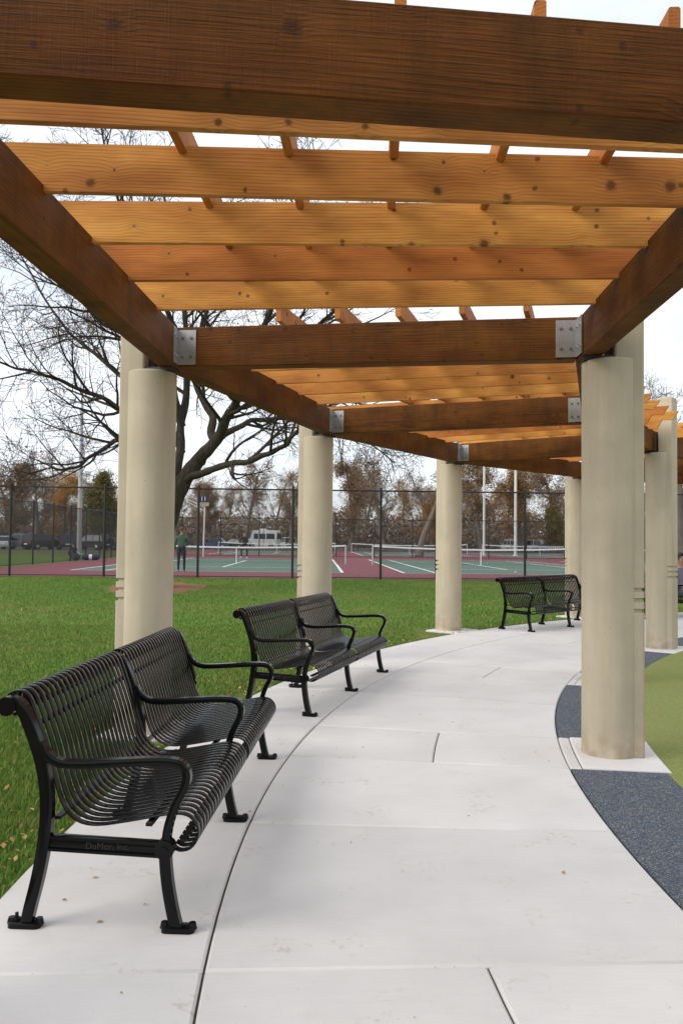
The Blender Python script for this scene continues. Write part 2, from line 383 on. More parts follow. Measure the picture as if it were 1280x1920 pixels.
# paving slabs, every one a part of the path
edges = []
for k in range(-2, 7): edges += [ak(k) - 1.95, ak(k) + 1.7, ak(k) + 7.35]
edges = sorted(e for e in edges)
gj = .003
for a, b in zip(edges[:-1], edges[1:]):
    short = (b - a) < 4
    g = gj / 14 * 57.3
    def slab(r1, r2): sector(r1, r2, a + g, b - g, -.09, 0, bev=.009).build('paving_slab', CONC, path, smooth=True)
    if short: slab(R_EDGE, 13.90); slab(13.907, R_JOINT - .005)
    else: slab(R_EDGE, R_JOINT - .005)
    slab(R_JOINT + .004, R_OUT)
# rubber safety surfaces
bl = sector(12.43, R_EDGE - .01, -60, 110, -.08, -.004, 140).build('blue_rubber_border', BLUE); tag(bl, kind='structure')
gm = MB(); ring = [pol(12.425, a) for a in np.linspace(-180, 179, 360)]
gm.add([(x, y, -.004) for x, y in ring] + [(x, y, -.08) for x, y in ring], [tuple(range(360))] + [(i, (i + 1) % 360, 360 + (i + 1) % 360, 360 + i) for i in range(360)])
gr = gm.build('green_rubber_playground', GREEN); tag(gr, kind='structure')

# ------------------------------------------------------------------ pergola
perg = empty('pergola', (*pol(14.4, 20), 0), 0, 'curved cedar pergola on paired beige concrete columns, arching over the pale path', 'pergola')
PL = Matrix.Translation(perg.location).inverted()
def place(me, name, M, color=None, parent=perg):
    o = link(name, me, parent, M=PL @ M if parent is perg else M)
    if color: o.color = (*color, 1)
    return o
# column: round shaft plus taller flat pier behind it
mb = MB(); n = 40
def circ(r, z): return [(r * math.cos(2 * math.pi * i / n), r * math.sin(2 * math.pi * i / n), z) for i in range(n)]
mb.loft([circ(.185, -.05), circ(.185, 2.705), circ(.182, 2.714), circ(.173, 2.72)])
SHAFT = mb.mesh('column', COLM, True)
def rrect(hx, hy, cx, ins, z, r=.02):
    hx -= ins; hy -= ins; out = []
    for sx, sy, a0 in ((1, 1, 0), (-1, 1, 90), (-1, -1, 180), (1, -1, 270)):
        for a in (0, 30, 60, 90): out.append((cx + sx * (hx - r) + r * math.cos(R(a0 + a)), sy * (hy - r) + r * math.sin(R(a0 + a)), z))
    return out
lev = [(-.05, 0), (.984, 0), (.984, .016), (1.008, .016), (1.012, 0), (1.056, 0), (1.056, .016), (1.080, .016), (1.084, 0), (1.126, 0), (1.126, .016), (1.150, .016), (1.154, 0), (3.462, 0), (3.482, .006), (3.492, .02)]
mb = MB(); mb.loft([rrect(.0975, .12, -.1175, i, z) for z, i in lev]); PIER = mb.mesh('pier', COLM, True)
mb = MB(); mb.box(-.02, .03, -.03, .03, 2.70, 3.0); mb.box(-.035, .19, -.10, .10, 2.722, 2.748); POST = mb.mesh('bracket_post', DARKGAP)
# angle bracket with four bolts on each leaf (local x: along cross beam away from rim, y: along rim)
def bracket_mesh(e):
    H0, H1, T, Wd = 0.018, .282, .007, .145
    mb = MB(); mb.box(0, Wd, -T, 0, H0, H1)
    Q = Matrix.Rotation(R(e), 4, 'Z'); O = Vector((0, -T, 0))
    mb.box(.001, T + .001, -Wd, .002, H0, H1, 0, Matrix.Translation(O) @ Q)
    b2 = MB(); b2.tube([(0, 0, 0), (0, -.010, 0)], [.012, .009], 8)
    spots = []
    for z in (H0 + .06, H1 - .06):
        for q in (.042, .108): spots += [((q, -T, z), 0), (tuple(O + Q @ Vector((T, -q, z))), R(90 + e))]
    return mb.mesh('bracket', STEEL), b2.mesh('bolt', BOLT, True), spots
BRS = {0: bracket_mesh(7.3), 1: bracket_mesh(-7.3)}
RL, RR = 16.08, 12.715
DR = .35
ZB, ZT = 2.75, 3.045
def rz(a): return Matrix.Rotation(a, 4, 'Z')
KMAX = 6
pads = []
for k in range(-1, KMAX + 1):
    for side in (0, 1):
        a = ak(k) + (-.1 if side else -.1)
        r = RR if side else RL
        p = pol(r, a)
        # local +x points to the path middle
        ang = R(-a) if side == 0 else R(180 - a)
        M = Matrix.Translation((*p, 0)) @ rz(ang)
        c = place(SHAFT, 'column', M)
        link('pier', PIER, c); link('bracket_post', POST, c)
        # concrete pad
        if side:
            pm = sector(12.40, R_EDGE - .085, a - 1.85, a + 1.85, -.1, .012, 5, bev=.01)
            cs = sector(R_EDGE - .080, R_EDGE - .006, a - 1.85, a + 1.85, -.1, .004, 5, bev=.008).build('pad_kerb', CONC); tag(cs, kind='structure')
        else: pm = sector(R_OUT + .004, 16.36, a - 1.05, a + 1.4, -.1, .008, 5, bev=.01)
        pd = pm.build('column_pad', CONC); tag(pd, kind='structure')
def wedge(mb_):
    return mb_
def chamfer_prism(plan, z0, z1, c=.006):
    """plan: 4 corners in local x,y (counter-clockwise); bevels the long edges a little"""
    (ax, ay), (bx, by), (cx, cy), (dx, dy) = plan   # a,b at -y side; c,d at +y side ; a,d at -x end
    rings = []
    for (x0, y0), (x1, y1) in (((ax, ay), (dx, dy)), ((bx, by), (cx, cy))):
        def L(t, z): return (x0 + (x1 - x0) * t, y0 + (y1 - y0) * t, z)
        wd = math.hypot(x1 - x0, y1 - y0); e = c / wd
        rings.append([L(e, z0), L(1 - e, z0), L(1, z0 + c), L(1, z1 - c), L(1 - e, z1), L(e, z1), L(0, z1 - c), L(0, z0 + c)])
    mb = MB(); mb.loft(rings); return mb
def beam_between(p0, p1, width, z0, z1, name, mat, color, trim=0.0):
    p0 = Vector((*p0, 0)); p1 = Vector((*p1, 0)); d = p1 - p0; L = d.length; mid = (p0 + p1) / 2
    M = Matrix.Translation((mid.x, mid.y, (z0 + z1) / 2)) @ rz(math.atan2(d.y, d.x))
    h = (z1 - z0) / 2; w2 = width / 2; l = L / 2 - trim
    me = chamfer_prism([(-l, -w2), (l, -w2), (l, w2), (-l, w2)], -h, h).mesh(name, mat)
    return place(me, name, M, color)
def tint(i):
    return [(1.06, .98, .90), (1.08, 1.0, .88), (1.25, 1.25, 1.12), (.90, .69, .60), (1.28, 1.27, 1.12)][i % 5]
def rim_beam(k, rin, rout, da):
    a, b = ak(k) + da, ak(k + 1) + da
    q = [Vector((*pol(rin, a), 0)), Vector((*pol(rin, b), 0)), Vector((*pol(rout, b), 0)), Vector((*pol(rout, a), 0))]
    mid = sum(q, Vector()) / 4; d = (q[1] - q[0]).normalized()
    e = d * .0015
    q = [q[0] + e, q[1] - e, q[2] - e, q[3] + e]
    M = Matrix.Translation((mid.x, mid.y, (ZB + ZT) / 2)) @ rz(math.atan2(d.y, d.x)); Mi = M.inverted()
    loc = [(Mi @ Vector((v.x, v.y, 0))) for v in q]
    if loc[2].y < loc[0].y: loc = [loc[3], loc[2], loc[1], loc[0]]
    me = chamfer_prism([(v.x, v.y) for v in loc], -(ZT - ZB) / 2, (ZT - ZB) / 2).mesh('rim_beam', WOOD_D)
    s = random.uniform(.9, 1.1); place(me, 'rim_beam', M, (s, s * random.uniform(.94, 1.02), s * .95))
RIN_L, ROUT_L, RIN_R, ROUT_R = 15.87, 16.01, 12.93, 12.79
for k in range(-1, KMAX):
    rim_beam(k, RIN_L, ROUT_L, 0); rim_beam(k, RIN_R, ROUT_R, DR)
for k in range(-1, KMAX + 1):
    pl, pr = pol(RIN_L - .003, ak(k)), pol(RIN_R + .003, ak(k) + DR)
    s = 1.0 if k == 0 else random.uniform(.9, 1.08)
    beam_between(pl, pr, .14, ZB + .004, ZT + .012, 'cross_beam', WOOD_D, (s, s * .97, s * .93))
    d = Vector((pr[0] - pl[0], pr[1] - pl[1], 0)).normalized(); an = math.atan2(d.y, d.x); nrm = Vector((-d.y, d.x, 0))
    for end, P0, s in ((0, pl, 1), (1, pr, -1)):
        for f in (1, -1):
            # leaf on the beam face (front f=1 is the face nearer the camera = -nrm)
            Mx = Matrix(((d.x * s, nrm.x * f, 0, P0[0] - nrm.x * f * .0715), (d.y * s, nrm.y * f, 0, P0[1] - nrm.y * f * .0715), (0, 0, 1, ZB), (0, 0, 0, 1)))
            if Mx.determinant() < 0:
                pass
            BRK, BLT, BSPOT = BRS[end]; b_ = place(BRK, 'angle_bracket', Mx); [link('bolt', BLT, b_, p_, r_) for p_, r_ in BSPOT]
# joists with chevron ends
JZ0, JZ1 = 3.012, 3.232
def joist(aL, aR, color):
    pl, pr = Vector((*pol(RIN_L, aL), 0)), Vector((*pol(RIN_R, aR), 0)); d = (pr - pl).normalized()
    L0 = .54; tl = pl - d * L0; tr = pr + d * .59; mid = (tl + tr) / 2; l = (tr - tl).length / 2
    M = Matrix.Translation((mid.x, mid.y, (JZ0 + JZ1) / 2)) @ rz(math.atan2(d.y, d.x)); h = (JZ1 - JZ0) / 2
    half = [(l, h), (l - .07, 0), (l - .215, 0.002), (l - .275, -h)]
    poly = half + [(-x, z) for x, z in reversed(half)]
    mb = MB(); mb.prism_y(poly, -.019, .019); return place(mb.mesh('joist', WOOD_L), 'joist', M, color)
for k in range(-1, KMAX):
    for i in range(5):
        c = tint(i + (0 if k == 0 else 2 * k + 1)); j = random.uniform(.95, 1.05)
        joist(ak(k) + 2.67 + 2.32 * i, ak(k) + 3.05 + 2.34 * i, tuple(x * j for x in c))
    for rp in (15.20, 14.72, 14.24, 13.75, 13.27):
        a, b = ak(k) + 1.40, ak(k) + 12.75
        beam_between(pol(rp, a), pol(rp, b), .042, 3.198, 3.345, 'purlin', WOOD_L, (.88, .72, .62))

# ------------------------------------------------------------------ benches
def smooth_line(P, n=6):
    P = [np.array(p, float) for p in P]; out = []
    Q = [2 * P[0] - P[1]] + P + [2 * P[-1] - P[-2]]
    for i in range(1, len(Q) - 2):
        for k in range(n):
            t = k / n; a, b, c, d = Q[i - 1], Q[i], Q[i + 1], Q[i + 2]
            out.append(.5 * (2 * b + (c - a) * t + (2 * a - 5 * b + 4 * c - d) * t * t + (3 * b - a - 3 * c + d) * t ** 3))
    out.append(P[-1]); return out
def strap(mb, line, half_t, x0, x1, taper=None):
    """flat bar following a line in y,z"""
    n = len(line); up_, dn = [], []
    rings = []
    for i, p in enumerate(line):
        d = line[min(i + 1, n - 1)] - line[max(i - 1, 0)]; d = d / np.linalg.norm(d); q = np.array([-d[1], d[0]])
        h = half_t if taper is None else taper(i / (n - 1))
        a, b = p + q * h, p - q * h; c = min(.25 * h, .003); xm = min((x1 - x0) * .12, .0025)
        rings.append([(x0, *(a - q * h * .25)), (x0 + xm, *a), (x1 - xm, *a), (x1, *(a - q * h * .25)), (x1, *(b + q * h * .25)), (x1 - xm, *b), (x0 + xm, *b), (x0, *(b + q * h * .25))])
    mb.loft(rings)
SEAT = [(-.062, .768), (-.092, .785), (-.104, .815), (-.094, .846), (-.066, .862), (-.034, .856), (-.010, .826), (.012, .775), (.040, .700), (.068, .615), (.092, .530), (.116, .455), (.150, .400), (.200, .369), (.265, .362), (.350, .374), (.450, .393), (.540, .410), (.590, .410), (.622, .394), (.645, .358), (.643, .318), (.618, .284), (.578, .274), (.550, .288)]
sl = MB(); strap(sl, smooth_line(SEAT, 3), .003, -.0168, .0168); SLAT = sl.mesh('slat', BLACK, True)
REAR = [(.015, .0), (.030, .07), (.058, .19), (.078, .31), (.086, .42), (.080, .52), (.058, .62), (.022, .72), (-.02, .81), (-.06, .836)]
FRONT = [(.585, .0), (.566, .07), (.548, .16), (.538, .24), (.535, .30)]
ARM = [(.535, .30), (.545, .38), (.570, .46), (.600, .52), (.612, .565), (.600, .600), (.565, .618), (.480, .620), (.350, .612), (.230, .604), (.150, .604), (.105, .618), (.075, .645), (.056, .68)]
FR = {}
mb = MB(); strap(mb, smooth_line(REAR, 5), .021, -.020, .020, lambda t: .023 - .004 * abs(t - .5)); mb.tube([(-.024, -.072, .815), (.024, -.072, .815)], .036, 16); FR['back_post'] = mb.mesh('back_post', BLACK, True)
mb = MB(); strap(mb, smooth_line(FRONT, 6), .021, -.020, .020); FR['front_leg'] = mb.mesh('front_leg', BLACK, True)
mb = MB(); strap(mb, smooth_line(ARM, 6), .015, -.021, .021); mb.tube([(-.027, .535, .30), (.027, .535, .30)], .036, 16); mb.tube([(-.031, .535, .30), (.031, .535, .30)], .014, 10); FR['armrest'] = mb.mesh('armrest', BLACK, True)
mb = MB(); strap(mb, [np.array(p) for p in ((.078, .312), (.30, .304), (.52, .296))], .023, -.011, .011); strap(mb, [np.array(p) for p in ((.078, .335), (.30, .327), (.52, .319))], .006, -.018, .018); strap(mb, [np.array(p) for p in ((.078, .289), (.30, .281), (.52, .273))], .006, -.018, .018); FR['stretcher'] = mb.mesh('stretcher', BLACK, True)
mb = MB(); mb.loft([rrect(.030, .062, 0, 0, 0, .02), rrect(.030, .062, 0, 0, .016, .02), rrect(.030, .062, 0, .005, .020, .018)], 0)
for s in (-1, 1): mb.tube([(0, s * .052 - .0, .010), (0, s * .052, .032)], [.018, .013], 10)
FR['foot_plate'] = mb.mesh('foot_plate', BLACK, True)
mb = MB(); mb.tube([(0, 0, .018), (0, 0, .030)], .015, 6); mb.tube([(0, 0, .03), (0, 0, .048)], .007, 8); FR['anchor_bolt'] = mb.mesh('anchor_bolt', BLACK, True)
# the maker's raised lettering on the end stretcher
cu = bpy.data.curves.new('lettering', 'FONT'); cu.body = 'DuMor, Inc.'; cu.size = .034; cu.extrude = .0015; cu.align_x = 'CENTER'; cu.align_y = 'CENTER'
to = bpy.data.objects.new('lettering', cu); COL.objects.link(to)
dg = bpy.context.evaluated_depsgraph_get(); LET = bpy.data.meshes.new_from_object(to.evaluated_get(dg)); bpy.data.objects.remove(to); LET.materials.clear()
LETM = simple('worn_black_lettering', (.022, .021, .02), .35, .1, .2, 30); LET.materials.append(LETM)
FX = (-1.215, 0, 1.215)
mb = MB(); mb.box(FX[0], FX[2], -.012, .012, -.006, .006); RAILS = mb.mesh('cross_rail', BLACK)
def bench():
    b = empty('park_bench')
    for x in FX:
        bp = link('back_post', FR['back_post'], b, (x, 0, 0)); fl = link('front_leg', FR['front_leg'], b, (x, 0, 0))
        link('armrest', FR['armrest'], b, (x, 0, 0)); st = link('stretcher', FR['stretcher'], b, (x, 0, 0))
        for p, y in ((bp, .012), (fl, .588)):
            f = link('foot_plate', FR['foot_plate'], p, (0, y, 0))
        for p, y in ((bp, -.022), (fl, .555)):
            link('anchor_bolt', FR['anchor_bolt'], p, (0, y, 0))
        if x == FX[2]:
            t = link('lettering', LET, st); t.matrix_local = Matrix(((0, 0, 1, .0115), (1, 0, 0, .32), (0, 1, 0, .304), (0, 0, 0, 1)))
    for y, z in ((.012, .735), (.125, .402), (.47, .384), (.600, .330)): link('cross_rail', RAILS, b, (0, y, z))
    for s in (-1, 1):
        for i in range(22): link('slat', SLAT, b, (s * (.058 + i * (1.215 - .116) / 21), 0, 0))
    return b
BL = [(2.6, 'nearest black steel slat bench, large at the lower left of the path, grass behind it'),
      (17.1, 'second black steel slat bench, just beyond the nearest one and before the second left column'),
      (45.8, 'far black steel slat bench between two beige columns, in front of the tennis courts'),
      (60.2, 'farthest black slat bench, mostly hidden by a right column, a woman seated on it')]
proto = None
for th, lab in BL:
    b = bench() if proto is None else copy_tree(proto); proto = proto or b
    b.location = (*pol(15.535, th), .001); b.rotation_euler = (0, 0, R(-(90 + th)))
    tag(b, lab, 'bench', 'black slat benches along the path')

# ------------------------------------------------------------------ tennis courts
ROT = R(1.6); CO = Vector((0, 28.2, 0))
def cw(x, y): # court coordinates -> world
    c, s = math.cos(ROT), math.sin(ROT); return (CO.x + x * c - y * s, CO.y + x * s + y * c)
def sheet(name, x0, x1, y0, y1, z, mat, kind='structure', parent=None, mb=None):
    m = mb or MB(); m.add([(*cw(x0, y0), z), (*cw(x1, y0), z), (*cw(x1, y1), z), (*cw(x0, y1), z)], [(0, 1, 2, 3)])
    if mb is None:
        o = m.build(name, mat); tag(o, kind=kind); return o
sheet('tennis_court_surround', -14.4, 32, .06, 37.4, .150, COURT_R)
sheet('far_tennis_court_surround', -14.4, 40, 38, 78, .150, COURT_R)
lines = MB()
def court(x0, y0, lx=lines):
    x1 = x0 + 10.97; y1 = y0 + 23.77
    sheet('tennis_court', x0, x1, y0, y1, .154, COURT_G)
    z = .158; w_ = .06
    def L(a, b, c, d): sheet('', min(a, b) - (w_ if a == b else 0), max(a, b) + (w_ if a == b else 0), min(c, d) - (w_ if c == d else 0), max(c, d) + (w_ if c == d else 0), z, None, mb=lx)
    for x in (x0, x1): L(x, x, y0 + .07, y1 - .07)
    for x in (x0 + 1.37, x1 - 1.37): L(x, x, y0 + .07, y0 + 5.4); L(x, x, y0 + 5.55, y1 - 5.55); L(x, x, y1 - 5.4, y1 - .07)
    for y in (y0, y1): L(x0 - .06, x1 + .06, y, y)
    m = (y0 + y1) / 2
    for y in (m - 6.4, m + 6.4): L(x0 + 1.44, x1 - 1.44, y, y)
    L((x0 + x1) / 2, (x0 + x1) / 2, m - 6.33, m + 6.33)
    return (x0 + x1) / 2, m
nets = []
for x0 in (-10.75, 2.75, 16.2): nets.append(court(x0, 5.6))
for x0 in (-10.5, 3.2, 16.8): nets.append(court(x0, 45.5))
lo = lines.build('court_lines', WHITE); tag(lo, kind='structure')
NLAB = ['tennis net with white band on the nearer left court, the man in black behind it', 'tennis net with white band on the nearer court right of the gap between posts', 'tennis net on the nearer court at far right behind the columns',
        'distant tennis net on the far row of courts, in front of the white bus', 'distant tennis net on the far row, middle court', 'distant tennis net on the far row, right hand court']
for (xm, ym), lab in zip(nets, NLAB):
    p = cw(xm, ym); t = empty('tennis_net', (*p, .154), ROT, lab, 'tennis net', 'tennis nets')
    hw = 6.0
    for s in (-1, 1):
        m = MB(); m.tube([(s * hw, 0, 0), (s * hw, 0, 1.08)], .045, 8); m.build('post', simple('post_grey', (.45, .47, .45), .5) if 'post_grey' not in bpy.data.materials else bpy.data.materials['post_grey'], t, True)
    def top(x): return .914 + .156 * (x / hw) ** 2
    m = MB(); N_ = 16; xs_ = [(-hw + .05) + (2 * hw - .1) * i / N_ for i in range(N_ + 1)]
    m.loft([[(x, -.012, top(x)), (x, .012, top(x)), (x, .012, top(x) - .085), (x, -.012, top(x) - .085)] for x in xs_]); m.build('net_band', NETB, t)
    m = MB(); m.box(-.022, .022, -.016, .016, 0, .90); m.build('centre_strap', NETB, t)
    m = MB()
    for i in range(121):
        x = -hw + .05 + (2 * hw - .1) * i / 120; m.box(x - .003, x + .003, -.003, .003, .04, top(x) - .08)
    for i in range(9): m.box(-hw, hw, -.0035, .0035, .05 + i * .095, .057 + i * .095)
    tag(m.build('net_mesh', NETM, t), kind='stuff')

# ------------------------------------------------------------------ chain-link fences
def fence(name, pts, h, lab, posts, mesh_step, wr, mat=FENCE, z=.14, prad=.042):
    """pts: two court points; posts: distances along"""
    a, b = Vector((*cw(*pts[0]), z)), Vector((*cw(*pts[1]), z)); d = b - a; L = d.length; an = math.atan2(d.y, d.x)
    t = empty(name, a, an, lab, 'fence', 'chain link fences round the courts')
    m = MB(); m.tube([(0, 0, 0), (0, 0, h + .04)], prad, 8); m.ball((0, 0, h + .05), prad * 1.15, 8, 5); PM = m.mesh('post', mat, True)
    for s in posts: link('post', PM, t, (s, 0, 0))
    for zz, rr in ((h - .03, .026), (.06, .014)):
        m = MB(); m.tube([(0, 0, zz), (L, 0, zz)], rr, 6); m.build('rail', mat, t, True)
    # woven wire: every wire runs in a zigzag seen as a diagonal
    n = int((L + h) / mesh_step); V = []; F = []
    for sgn in (1, -1):
        for i in range(n):
            x0 = i * mesh_step - (h if sgn > 0 else 0)
            x_a, z_a, x_b, z_b = (x0, .05, x0 + h - .1, h - .05) if sgn > 0 else (x0 + h - .1 - 0, .05, x0, h - .05)
            lo_, hi_ = 0, L
            if min(x_a, x_b) < 0 or max(x_a, x_b) > L:
                pts_ = [(x_a, z_a), (x_b, z_b)]; (xa, za), (xb, zb) = pts_
                def cl(x, z_, xo, zo):
                    if x < 0: return 0, z_ + (zo - z_) * (0 - x) / (xo - x)
                    if x > L: return L, z_ + (zo - z_) * (L - x) / (xo - x)
                    return x, z_
                if max(xa, xb) <= 0 or min(xa, xb) >= L: continue
                (x_a, z_a), (x_b, z_b) = cl(xa, za, xb, zb), cl(xb, zb, xa, za)
            q = len(V); o_ = .004 * sgn
            for (x, zq) in ((x_a, z_a), (x_b, z_b)):
                V += [(x - wr, o_, zq), (x + wr, o_, zq), (x, o_ + wr * 1.6 * sgn, zq)]
            F += [(q, q + 1, q + 4, q + 3), (q + 1, q + 2, q + 5, q + 4), (q + 2, q, q + 3, q + 5)]
    me = npmesh('woven_wire', V, F, [mat]); tag(link('woven_wire', me, t), kind='stuff'); return t
# near fence: court x runs from -26 to 24, posts as they stand in the photo
fx = [-23.6, -20.5, -17.4, -14.25, -11.15, -8.0, -4.85, -1.65, 1.35, 3.25, 6.3, 9.4, 12.5, 15.6, 18.7, 21.8, 24]
fence('chain_link_fence', ((-24, 0), (24, 0)), 3.06, 'tall black chain link fence along the near side of the tennis courts, behind the lawn', [x + 24 for x in fx], .075, .0042)
fence('chain_link_fence', ((-14.6, .1), (-14.6, 38)), 3.06, 'black chain link fence running away along the left end of the courts', [i * 3.05 + .1 for i in range(13)], .085, .0038)
fence('chain_link_fence', ((-14.6, 37.7), (30, 37.7)), 3.06, 'black chain link fence across the back of the nearer courts', [i * 3.05 for i in range(1, 15)], .11, .0035)
fence('chain_link_fence', ((-20, 78.5), (44, 78.5)), 3.3, 'distant dark chain link fence beyond the far row of courts', [i * 3.05 for i in range(21)], .16, .006, FENCE_FAR)
fence('chain_link_fence', ((24, .2), (24, 37.5)), 3.06, 'black chain link fence running away at the right end of the courts', [i * 3.05 + .2 for i in range(12)], .11, .0035)

# parking lot
m = MB(); m.add([(-120, 86, .148), (-18, 86, .148), (-18, 102, .148), (-120, 102, .148)], [(0, 1, 2, 3)]); m.add([(-120, 112, .148), (120, 112, .148), (120, 150, .148), (-120, 150, .148)], [(0, 1, 2, 3)])
tag(m.build('parking_lot', ASPH), kind='structure')

# ------------------------------------------------------------------ vehicles
def car(name, label, loc, rz_, mat, suv=False, cat='car'):
    t = empty(name, loc, rz_, label, cat, 'cars parked beyond the courts')
    H = 1.72 if suv else 1.45; hw = .9; belt = .98 if suv else .88
    # body: side profile along y (front +y)
    lo_ = [(-2.2, .30), (-2.26, .55), (-2.22, belt - .05), (-2.1, belt), (1.0, belt), (1.35, belt - .04), (2.1, belt - .18), (2.24, .60), (2.2, .30)]
    m = MB(); rings = []
    for x, s, dz in ((-hw, .965, .03), (-hw + .07, 1, 0), (hw - .07, 1, 0), (hw, .965, .03)): rings.append([(x, y * s, .30 + (z - .30) * s + (.02 if dz else 0)) for y, z in lo_])
    m.loft(rings)
    # wheel arches are dark discs set into the side
    m.build('body', mat, t, True)
    m = MB(); yb, yf = (-2.12, .95) if suv else (-1.55, 1.05); yb2, yf2 = (-1.85, .25) if suv else (-.95, .2)
    m.loft([[(-hw + .06, yb, belt), (hw - .06, yb, belt), (hw - .06, yf, belt), (-hw + .06, yf, belt)], [(-hw + .2, yb2, H - .06), (hw - .2, yb2, H - .06), (hw - .2, yf2, H - .06), (-hw + .2, yf2, H - .06)]])
    m.build('window_glass', GLASS, t)
    m = MB(); m.loft([[(-hw + .17, yb2 - .06, H - .075), (hw - .17, yb2 - .06, H - .075), (hw - .17, yf2 + .06, H - .075), (-hw + .17, yf2 + .06, H - .075)], [(-hw + .26, yb2 + .05, H), (hw - .26, yb2 + .05, H), (hw - .26, yf2 - .05, H), (-hw + .26, yf2 - .05, H)]])
    for s in (-1, 1):
        for ya, yc in ((yb, yb2), (yf, yf2), ((yb + yf) / 2 - .2, (yb2 + yf2) / 2)): m.tube([(s * (hw - .055), ya, belt - .01), (s * (hw - .195), yc, H - .05)], .035, 5)
    m.build('roof', mat, t)
    for s in (-1, 1):
        for y in (-1.35, 1.4):
            m = MB(); m.tube([(s * .70, y, .33), (s * .905, y, .33)], [.335, .33], 16); wq = m.build('wheel', TYRE, t, True)
            m = MB(); m.tube([(s * .90, y, .33), (s * .915, y, .33)], [.21, .19], 12); m.build('rim', RIM, wq, True)
        m = MB(); m.box(s * .52 - .14, s * .52 + .14, 2.16, 2.25, .60, .74); m.build('headlight', LAMP_W, t)
        m = MB(); m.box(s * .70 - .12, s * .70 + .12, -2.28, -2.17, .68, .92); m.build('tail_light', LAMP_R, t)
    m = MB(); m.box(-.26, .26, -2.285, -2.255, .55, .68); m.build('number_plate', WHITE, t)
    return t
P_SILV, P_GREY, P_DARK, P_TEAL, P_BLUE, P_WHITE, P_PURP = (paint(n, c) for n, c in (('silver_paint', (.60, .62, .65)), ('grey_paint', (.20, .225, .26)), ('black_car_paint', (.018, .019, .023)), ('teal_paint', (.03, .05, .06)), ('blue_paint', (.05, .08, .18)), ('white_car_paint', (.75, .75, .74)), ('purple_paint', (.07, .06, .13))))
def cx_(px, y): return (px - 640) / 1550 * y
for nm, lab, px, y, rz_, mt, suv in [
    ('parked_car', 'silver car parked at the far left edge beyond the courts', 8, 91, 20, P_SILV, False),
    ('parked_car', 'grey estate car seen from behind the left fence, next to the silver one', 38, 92, 75, P_GREY, True),
    ('parked_car', 'black sport utility car with red tail lights facing away, left of the pole', 84, 91, -35, P_DARK, True),
    ('parked_car', 'dark teal car parked just left of the thick pole', 128, 93, 20, P_TEAL, True),
    ('parked_car', 'large black sport utility car right behind the thick grey pole', 172, 92, 70, P_DARK, True),
    ('parked_car', 'dark car partly hidden behind the first left column', 214, 93, 50, P_TEAL, False),
    ('parked_car', 'dark blue car behind the distant net, left of the man in black', 405, 116, 80, P_BLUE, False),
    ('parked_car', 'black car behind the distant net, beside the dark blue one', 440, 116, 65, P_DARK, False),
    ('parked_car', 'white van parked right of the white bus', 540, 122, 15, P_WHITE, True),
    ('parked_car', 'white car with dark windows under the far right trees, right of the two tall poles', 992, 118, 60, P_WHITE, True),
    ('parked_car', 'grey blue car parked right of the white one under the far trees', 1028, 114, 75, P_GREY, True),
    ('parked_car', 'dark purple car at the right, partly behind a column', 1054, 114, 70, P_PURP, True),
    ('parked_car', 'silver car between the two tall white poles', 956, 124, 10, P_SILV, True),
    ('parked_car', 'silver car far right, above the seated woman', 1276, 70, 60, P_SILV, True)]:
    car(nm, lab, (cx_(px, y), y, .148), R(rz_), mt, suv)
# shuttle bus
by = 124; b = empty('shuttle_bus', (cx_(495, by), by, .148), R(78), 'white shuttle bus with dark windows parked beyond the tennis courts', 'bus')
m = MB(); prof = [(-2.3, .35), (-2.35, 2.6), (-2.2, 2.75), (1.3, 2.75), (1.5, 2.55), (1.75, 1.55), (2.35, 1.35), (2.45, .35)]
m.loft([[(x, y * s, z - q) for y, z in prof] for x, s, q in ((-1.08, .97, .04), (-1.0, 1, 0), (1.0, 1, 0), (1.08, .97, .04))]); m.build('body', P_WHITE, b, True)
for s in (-1, 1):
    for y0, y1 in ((-2.0, -.75), (-.6, .35), (.5, 1.2)):
        m = MB(); m.box(s * 1.06, s * 1.095, y0, y1, 1.45, 2.25); m.build('window', GLASS, b)
    for y in (-1.5, 1.5):
        m = MB(); m.tube([(s * .8, y, .4), (s * 1.1, y, .4)], .4, 14); wq = m.build('wheel', TYRE, b, True)
        m = MB(); m.tube([(s * 1.09, y, .4), (s * 1.105, y, .4)], .22, 10); m.build('rim', RIM, wq)
m = MB(); m.box(-.85, .85, -2.38, -2.30, 1.5, 2.3); m.build('rear_window', GLASS, b)
m = MB(); m.box(-.4, .4, -.4, .5, 2.75, 3.0); m.build('roof_unit', P_WHITE, b)

# ------------------------------------------------------------------ poles and sign
def pole(name, lab, px, y, r0_, r1_, h, mat, group='tall poles by the courts'):
    t = empty(name, (cx_(px, y), y, .14), 0, lab, 'pole', group)
    m = MB(); m.tube([(0, 0, 0), (0, 0, h * .33), (0, 0, h)], [r0_, r0_ * .93, r1_], 12); m.build('shaft', mat, t, True)
    m = MB(); m.tube([(0, 0, -.02), (0, 0, .12)], [r0_ * 1.8, r0_ * 1.4], 10); m.build('base', mat, t, True)
    m = MB(); m.tube([(-.7, 0, h - .15), (.7, 0, h - .15)], .05, 6); m.build('cross_arm', mat, t)
    for s in (-1, 1):
        m = MB(); m.box(s * .7 - .2, s * .7 + .2, -.25, .12, h - .28, h + .02); m.build('floodlight', RIM, t)
    return t
GALV = simple('weathered_pole', (.40, .41, .41), .7, 0, .3, 1.5); PWH = simple('white_pole', (.62, .62, .60), .55, 0, .1, 2)
pole('light_pole', 'thick weathered grey floodlight pole at the left, behind the side fence', 150, 66, .20, .11, 12.4, GALV)
pole('light_pole', 'left one of the two tall white floodlight poles right of the third left column', 907, 82, .12, .09, 15, PWH)
